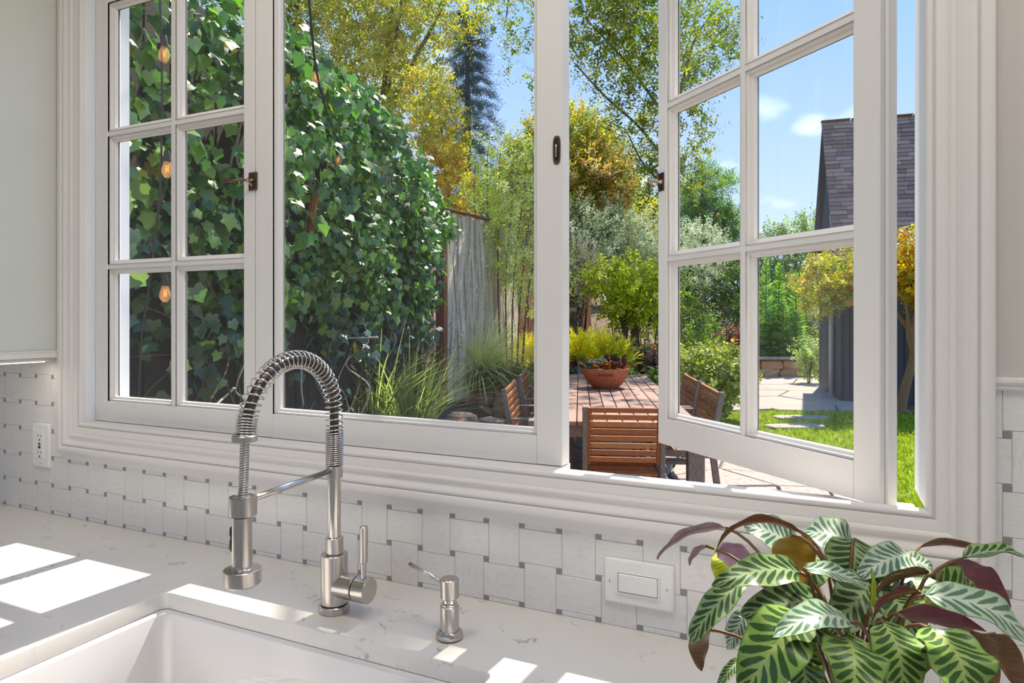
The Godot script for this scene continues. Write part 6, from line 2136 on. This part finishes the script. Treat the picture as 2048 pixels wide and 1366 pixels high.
func blades(called: String, label: String, category: String, a: float, d: float, y: float, n: int, length: float, wide: float, lean: float, spread: float, pal: Array, group := "") -> Node3D:
	# a clump of arching strap leaves
	var t := plant(called, label, category, a, d, group, y)
	var meshes := []
	for k in 4:
		var st := smooth()
		var l := 0.12 + 0.22 * k
		var prev := []
		for i in 7:
			var f := i / 6.0
			var p := Vector3(0, f - 0.32 * l * f * f, l * f * f)
			var w := 0.5 * (1.0 - 0.15 * f) * (1.0 - pow(f, 4.0)) + 0.01
			var row := [p + Vector3(-w, 0, 0), p + Vector3(0, 0, -0.0), p + Vector3(w, 0, 0)]
			row[1] += Vector3(0, -0.0, 0)
			if i > 0:
				quad(st, prev[0], prev[1], row[1], row[0])
				quad(st, prev[1], prev[2], row[2], row[1])
			prev = row
		meshes.append(done(st))
	var cols := tints_of(pal)
	for k in 4:
		var where := []
		var tints := []
		for i in n / 4:
			var g := rng.randf() * TAU
			var h := length * rng.randf_range(0.55, 1.1)
			var tilt := lean * rng.randf_range(0.2, 1.2)
			var b := Basis(Vector3.UP, g) * Basis(Vector3.RIGHT, tilt)
			where.append(Transform3D(b * Basis.from_scale(Vector3(wide, h, h)), Vector3(sin(g), 0, cos(g)) * spread * sqrt(rng.randf())))
			tints.append(cols[rng.randi() % cols.size()] * rng.randf_range(0.85, 1.12))
		many("leaves", meshes[k], mats.blade, where, tints, t)
	return t

func shrubs() -> void:
	# left beds
	blades("striped_grass", "arching clump of white-striped ornamental grass on the rock wall", "ornamental grass", -0.42, 8.20, 0.70, 900, 0.98, 0.016, 0.98, 0.12, ["fff6c8", "f4ecb0", "d8dc98", "fffbe0", "ece8b0"])
	blades("iris_clump", "tall clump of strappy green leaves before the shaded fence, left of the mulch", "iris", -1.15, 5.6, 0.42, 190, 1.02, 0.013, 0.24, 0.20, ["93a56a", "adbb80", "788f58", "c6cc96"], "strappy clumps in the left bed")
	blades("iris_clump", "strappy green clump beside the mulch and small rocks", "iris", -0.88, 5.75, 0.42, 190, 0.92, 0.013, 0.34, 0.20, ["9cae70", "b8c488", "80975c", "d0d3a0"], "strappy clumps in the left bed")
	blades("iris_clump", "strappy green clump left of the tall one, behind the faucet spring", "iris", -1.42, 5.2, 0.42, 110, 0.84, 0.012, 0.25, 0.16, ["7c9a54", "94ae62", "5e7c44"], "strappy clumps in the left bed")
	blades("iris_clump", "few strappy leaves at the foot of the ivy in the left sash", "iris", -1.18, 3.1, 0.50, 40, 0.66, 0.013, 0.45, 0.10, ["a8b878", "7f9a56", "c4c88a"], "strappy clumps in the left bed")
	var tiny := sprig_mesh(10, 0.12, 0.05, 0.03, 1.1, 101)
	bush("yellow_groundcover", "low yellow-flowered groundcover spilling over the rock wall", -0.4, 8.05, [[-0.95, 8.02, 0.70, 0.12, 0.6], [-0.65, 8.0, 0.70, 0.13, 0.6], [-0.35, 7.95, 0.70, 0.14, 0.6], [-0.05, 7.95, 0.72, 0.15, 0.6], [0.2, 7.95, 0.74, 0.16, 0.7]], tiny, 420, ["c9b92a", "e0cf3a", "9aa02e", "7d7030", "b0a83a"], mats.leaf, "", 0.2, 0.1, 4)
	bush("bed_undergrowth", "brown-green tangle of dry stems below the ivy", -1.0, 6.6, [[-1.3, 5.9, 0.75, 0.30, 0.8], [-1.15, 6.7, 0.85, 0.30, 0.9], [-1.05, 7.3, 1.05, 0.28, 0.9], [-1.5, 5.0, 0.65, 0.3, 0.8]], sprig_mesh(9, 0.26, 0.10, 0.010, 0.9, 111), 520, ["8a8250", "a3986a", "6b6a3e", "7a6a4c", "5d6a38"], mats.leaf_dull, "", 0.0, 0.0, 6)
	bush("foot_ivy", "dark ivy carpet at the foot of the fence in the left sash", -1.30, 2.8, [[-1.35, 2.5, 0.62, 0.3, 0.5], [-1.25, 3.1, 0.62, 0.3, 0.5], [-1.30, 3.9, 0.62, 0.32, 0.5], [-1.4, 4.6, 0.55, 0.3, 0.5]], sprig_mesh(8, 0.16, 0.075, 0.07, 1.1, 112), 330, ["2f5a32", "3f6e3a", "27482c", "4f7d48"], mats.leaf_shiny, "", 0.0, 0.1, 4)
	# yellow heath behind the table
	var fine := sprig_mesh(20, 0.20, 0.055, 0.012, 0.45, 121)
	bush("yellow_heath", "bright yellow low conifer-like shrub left of the table bowl, by the striped grass", 0.42, 9.3, [[0.28, 9.2, 0.90, 0.20, 0.7], [0.52, 9.2, 0.90, 0.22, 0.7]], fine, 330, ["f0e23a", "e2d22a", "f6ec70", "cbbf2a"], mats.leaf, "bright yellow low shrubs", -0.5, 0.2, 3)
	bush("yellow_heath", "bright yellow low conifer-like shrub directly behind the planted bowl", 1.12, 9.5, [[0.88, 9.4, 0.90, 0.22, 0.7], [1.18, 9.4, 0.92, 0.26, 0.7], [1.46, 9.4, 0.86, 0.2, 0.7]], fine, 520, ["f0e23a", "e2d22a", "f6ec70", "cbbf2a"], mats.leaf, "bright yellow low shrubs", -0.5, 0.2, 3)
	blades("blue_grass", "blue-green tufted grass behind the yellow shrub", "ornamental grass", 1.08, 10.3, 0.82, 260, 0.62, 0.010, 0.55, 0.10, ["9fb096", "b8c4ac", "869a80", "cdd3b6"])
	# twiggy yellow-green bush
	var lg := sprig_mesh(11, 0.18, 0.070, 0.036, 1.0, 131)
	bush("twiggy_bush", "yellow-green bush on many bare upright stems behind the table", 1.85, 10.8, [[1.55, 10.8, 1.95, 0.36], [1.95, 10.8, 2.0, 0.40], [2.25, 10.8, 1.75, 0.36], [1.75, 10.8, 1.55, 0.32], [2.1, 10.9, 1.4, 0.28]], lg, 620, ["c0c436", "a6b22a", "d9da5e", "8a9924"], mats.leaf, "", 0.0, 0.2, 26)
	bush("purple_groundcover", "purple-red leaved groundcover right of the planted bowl", 1.95, 9.7, [[1.75, 9.6, 0.78, 0.20, 0.8], [2.05, 9.6, 0.82, 0.24, 0.8], [1.95, 9.3, 0.66, 0.18, 0.7]], tiny, 330, ["7d5560", "966e78", "6a464e", "a98890", "5a5a40"], mats.leaf, "purple groundcovers", 0.0, 0.1, 3)
	bush("purple_groundcover", "purple-red leaved groundcover left of the planted bowl", 0.80, 9.2, [[0.72, 9.2, 0.70, 0.14, 0.8], [0.90, 9.25, 0.72, 0.15, 0.8]], tiny, 130, ["7d5560", "966e78", "6a464e", "86905a"], mats.leaf, "purple groundcovers", 0.0, 0.1, 2)
	bush("green_groundcover", "bright green groundcover at the far edge of the table", 1.7, 9.15, [[1.5, 9.1, 0.55, 0.22, 0.6], [1.95, 9.1, 0.52, 0.24, 0.6], [0.85, 9.0, 0.5, 0.22, 0.6], [1.2, 9.1, 0.5, 0.2, 0.6]], tiny, 420, ["7f9c3a", "98b44a", "667f2e", "b0c262"], mats.leaf, "", 0.0, 0.1, 3)
	# glossy hedge right of the table
	var gloss := sprig_mesh(12, 0.16, 0.060, 0.034, 1.0, 141)
	bush("glossy_hedge", "rounded yellow-green glossy hedge beside the table and lawn", 2.85, 9.75, [[2.65, 9.75, 0.58, 0.36], [3.0, 9.7, 0.64, 0.34], [2.85, 9.65, 0.48, 0.40], [3.15, 9.7, 0.62, 0.28], [2.45, 9.8, 0.58, 0.34], [2.75, 9.7, 0.20, 0.34]], gloss, 1200, ["b2bb48", "cfd266", "96a034", "78862a", "dedd84"], mats.leaf, "", 0.0, 0.55, 8)
	# silver shrubs
	var sil := sprig_mesh(14, 0.22, 0.05, 0.022, 0.8, 151)
	var sp := ["c4c9b6", "aab29c", "dcdfcf", "8f9c82", "7b8a68"]
	bush("silver_shrub", "silvery grey-leaved shrub by the fence, behind the slender tree", 1.30, 12.2, [[1.15, 12.2, 3.05, 0.45], [1.45, 12.1, 2.75, 0.50], [1.2, 12.1, 2.3, 0.5]], sil, 640, sp, mats.leaf_silver, "silver-leaved shrubs", 0.1, 0.3)
	bush("silver_shrub", "silvery grey-leaved shrub under the golden tree", 1.95, 12.8, [[1.85, 12.8, 3.1, 0.50], [2.1, 12.8, 2.75, 0.50], [1.8, 12.7, 2.4, 0.5]], sil, 640, sp, mats.leaf_silver, "silver-leaved shrubs", 0.1, 0.3)
	bush("silver_shrub", "pale silvery shrub behind the twiggy bush, left of the open sash", 2.6, 12.8, [[2.55, 12.8, 2.95, 0.5], [2.9, 12.8, 2.7, 0.45], [2.5, 12.7, 2.4, 0.5]], sil, 640, ["d3d7c8", "b9c0ad", "e6e8dc", "9ca78e"], mats.leaf_silver, "silver-leaved shrubs", 0.1, 0.3)
	bush("silver_shrub", "pale silvery shrub seen through the open sash, below the conifer", 3.7, 13.2, [[3.55, 13.2, 2.9, 0.42], [3.85, 13.2, 2.75, 0.40], [3.6, 13.1, 2.4, 0.4]], sil, 430, ["d3d7c8", "b9c0ad", "e6e8dc", "9ca78e"], mats.leaf_silver, "silver-leaved shrubs", 0.1, 0.3)
	bush("lavender_shrub", "greyish mauve twiggy shrub before the far fence boards", 1.05, 11.2, [[0.95, 11.2, 2.35, 0.34], [1.25, 11.2, 2.1, 0.36], [1.05, 11.1, 1.75, 0.3]], sprig_mesh(12, 0.24, 0.05, 0.016, 0.6, 161), 380, ["a8a090", "b8acae", "90907a", "c3bdb0", "8a8468"], mats.leaf_dull, "", -0.2, 0.1)
	bush("bright_yellow_bush", "sunlit yellow bush below the tall oak, by the open sash", 2.75, 14.2, [[2.5, 14.2, 3.4, 0.36, 0.6], [2.95, 14.2, 3.55, 0.36, 0.6], [2.7, 14.1, 3.05, 0.42, 0.6]], sprig_mesh(12, 0.22, 0.10, 0.05, 1.0, 171), 320, ["d6c52a", "c3b81e", "e8dc4c", "a8a824"], mats.leaf, "", 0.0, 0.3)
	# beyond the path
	var dark := sprig_mesh(13, 0.26, 0.10, 0.05, 1.0, 181)
	bush("far_hedge", "tall dark green hedge closing the garden behind the boulders", 6.8, 23.0, [[5.6, 23, 2.4, 0.9], [6.6, 23.2, 2.6, 0.9], [7.6, 23.2, 2.5, 0.9], [8.4, 23.4, 2.8, 0.9], [6.0, 23, 1.5, 0.8], [7.2, 24.5, 1.9, 0.8], [8.3, 24.2, 1.7, 0.8], [4.9, 22.5, 2.0, 0.9], [9.3, 23.5, 2.6, 0.9]], dark, 2600, ["5c7a2e", "74923a", "465f24", "8fa84a", "384f20"], mats.leaf, "", 0.1, 0.5)
	bush("clipped_bush", "small round clipped bush beside the boulders", 8.0, 23.4, [[8.0, 23.4, 0.95, 0.36, 1.2], [8.0, 23.4, 1.3, 0.32, 1.2]], tiny, 360, ["7f9a3a", "95b04a", "657f2e"], mats.leaf, "", 0.0, 0.75)
	bush("red_leaved_bush", "dark red-leaved low bush beside the flagstone path", 5.7, 17.6, [[5.45, 17.6, 0.72, 0.34, 0.8], [5.85, 17.6, 0.85, 0.36, 0.8], [6.1, 17.5, 0.68, 0.3, 0.8]], lg, 420, ["8c3d34", "a7543c", "6c3030", "b8684a", "55512e"], mats.leaf, "", 0.0, 0.3)
	bush("path_shrub", "green leafy shrub behind the glossy hedge", 3.2, 13.0, [[3.1, 13.0, 0.8, 0.5], [3.4, 13.2, 1.3, 0.5], [3.9, 14.0, 0.9, 0.5], [3.3, 13.0, 1.8, 0.4]], lg, 520, ["6f8f3a", "86a648", "56742e", "9db85c"], mats.leaf, "", 0.0, 0.3)
	# tall leafy spires
	var spire := thing("tall_spire_plant", "tall dark green leafy spires standing behind the low rock wall", "plant", gp(7.0, 17.6, 0.40))
	var blade := flat()
	tri(blade, Vector3(0, 0, 0), Vector3(0.13, 0.5, 0.03), Vector3(0, 1, -0.15))
	tri(blade, Vector3(0, 0, 0), Vector3(0, 1, -0.15), Vector3(-0.13, 0.5, 0.03))
	var bl := done(blade)
	var cols := tints_of(["86b84c", "a2cc62", "6c9c3c", "b8d878", "5c8a34"])
	for s in [[6.62, 17.6, 2.9], [7.0, 17.7, 2.75], [7.36, 17.5, 2.45], [6.95, 17.3, 1.7], [7.25, 17.3, 1.4], [6.65, 17.4, 1.5]]:
		branch(spire, [[s[0], s[1], 0.35], [s[0], s[1], s[2] * 0.6], [s[0], s[1], s[2]]], 0.025, 0.012, mats.stem_green, "stem")
		var where := []
		var tints := []
		for i in 210:
			var f := pow((i + 0.5) / 210.0, 0.9)
			var y := lerpf(0.42, s[2] + 0.08, f)
			var g := i * 2.399
			var dir := Vector3(cos(g), lerpf(-0.10, 1.1, f * f), sin(g)).normalized()
			var size := lerpf(0.42, 0.12, f) * rng.randf_range(0.8, 1.15)
			where.append(Transform3D(y_axis_to(dir).scaled(Vector3(size, size, size)), gp(s[0], s[1], y) - spire.position))
			tints.append(cols[rng.randi() % 5] * rng.randf_range(0.8, 1.15))
		many("leaves", bl, mats.leaf, where, tints, spire)
	bush("pale_flowering_shrub", "pale green flowering shrub at the corner of the shed", 6.55, 14.9, [[6.62, 14.9, 0.35, 0.24], [6.72, 15.0, 0.6, 0.24], [6.6, 15.2, 0.7, 0.2]], lg, 200, ["a3b878", "bccb96", "88a05e", "d3dbb8"], mats.leaf, "", 0.0, 0.3)
	var tipped := sprig_mesh(16, 0.55, 0.10, 0.05, 0.7, 191)
	bush("far_bush", "loose green bush on the skyline left of the shed, leftmost of three", 9.3, 24.5, [[9.1, 24.5, 4.0, 0.55], [9.5, 24.5, 3.8, 0.6], [9.2, 24.4, 2.6, 0.8]], tipped, 330, ["7d9a48", "95b058", "647f38", "aebf78"], mats.leaf, "bushes on the skyline", -0.5, 0.3)
	bush("far_bush", "loose green bush on the skyline left of the shed, middle one of three", 10.2, 24.5, [[10.1, 24.5, 4.1, 0.6], [10.4, 24.5, 3.7, 0.6], [10.2, 24.4, 2.5, 0.8]], tipped, 330, ["86a452", "9fb862", "6b883e", "b4c480"], mats.leaf, "bushes on the skyline", -0.5, 0.3)
	bush("far_bush", "loose green bush on the skyline, touching the shed gable", 11.1, 25.0, [[10.9, 25, 4.4, 0.6], [11.3, 25, 4.5, 0.6], [11.0, 24.9, 2.8, 0.9]], tipped, 330, ["7d9a48", "95b058", "647f38", "aebf78"], mats.leaf, "bushes on the skyline", -0.5, 0.3)
	bush("spire_backdrop", "dense green shrubs behind the tall spires", 8.3, 21.0, [[7.6, 21.0, 1.6, 0.8], [8.6, 21.0, 1.8, 0.8], [9.3, 21.0, 1.4, 0.8], [8.2, 20.8, 0.9, 0.7], [9.0, 20.8, 0.8, 0.7]], dark, 620, ["5f8036", "789a44", "4a672a", "90ac58"], mats.leaf, "", 0.1, 0.4)

func string_lights() -> void:
	var amber := plain("bulb_glass", "f0b27a", 0.06)
	amber.albedo_color = Color(0.96, 0.72, 0.48, 0.35)
	amber.transparency = BaseMaterial3D.TRANSPARENCY_ALPHA
	amber.roughness = 0.3
	var fil := plain("filament", "f2a050", 0.5)
	fil.emission_enabled = true
	fil.emission = Color(1.0, 0.55, 0.2)
	fil.emission_energy_multiplier = 2.0
	var runs := [
		["string_light", "black cable of light bulbs hanging down behind the left sash", [[-1.19, 2.22, 3.0], [-1.17, 2.25, 2.4], [-1.185, 2.28, 1.95], [-1.20, 2.28, 1.75], [-1.235, 2.30, 1.55], [-1.262, 2.30, 1.36], [-1.27, 2.30, 1.20], [-1.275, 2.30, 1.10]], [[-1.165, 2.26, 2.325], [-1.165, 2.28, 1.945], [-1.172, 2.28, 1.525]], 0.0038],
		["string_light", "black cable of light bulbs slanting across the ivy in the middle pane", [[-0.75, 2.35, 2.9], [-0.80, 2.66, 2.68], [-0.875, 3.05, 2.50], [-0.98, 3.8, 2.43], [-0.985, 4.5, 2.35], [-0.95, 5.3, 2.30], [-0.80, 6.6, 2.42], [-0.55, 8.0, 2.60]], [[-0.886, 3.05, 2.53], [-0.965, 3.75, 2.32], [-1.01, 6.55, 2.30], [-0.80, 6.0, 2.28], [-0.96, 5.7, 2.62], [-0.93, 7.1, 2.46]], 0.005],
		["string_light", "thin dark cable crossing before the golden tree", [[0.85, 11.0, 3.08], [1.25, 11.2, 3.30], [1.70, 11.5, 3.85], [2.2, 11.9, 4.0], [3.1, 12.1, 3.75]], [[2.05, 11.7, 3.82], [3.13, 12.05, 3.88]], 0.007],
		["string_light", "thin dark cable with a bulb right of the green conifer", [[3.1, 12.1, 3.75], [3.75, 12.4, 3.35], [4.35, 12.8, 3.02], [5.0, 13.2, 2.95]], [[3.78, 12.4, 3.35]], 0.007]]
	for q in runs:
		var p0: Array = q[2][0]
		var t := thing(q[0], q[1], "string lights", gp(p0[0], p0[1], p0[2]))
		branch(t, q[2], q[4], q[4], mats.cable, "cable")
		for b in q[3]:
			var at := gp(b[0], b[1], b[2]) - t.position
			var k: float = 1.0 if b[1] < 4.5 else 1.25
			var sk := put("socket", lathed([Vector2(0.0, 0.052), Vector2(0.008, 0.05), Vector2(0.0105, 0.04), Vector2(0.0125, 0.018), Vector2(0.0125, 0.012), Vector2(0.0, 0.012)], 12, Transform3D(Basis.from_scale(Vector3.ONE * k), at)), mats.cable, t)
			put("bulb", lathed([Vector2(0.0, -0.044), Vector2(0.008, -0.042), Vector2(0.0165, -0.030), Vector2(0.0180, -0.020), Vector2(0.0155, -0.006), Vector2(0.0115, 0.006), Vector2(0.0100, 0.013)], 14, Transform3D(Basis.from_scale(Vector3.ONE * k), at)), amber, sk)
			put("filament", tubed([at + Vector3(-0.005, 0.0, 0) * k, at + Vector3(-0.006, -0.026, 0) * k, at + Vector3(0.0, -0.008, 0.004) * k, at + Vector3(0.006, -0.026, 0) * k, at + Vector3(0.005, 0.0, 0) * k], 0.0016 * k, 5), fil, sk)
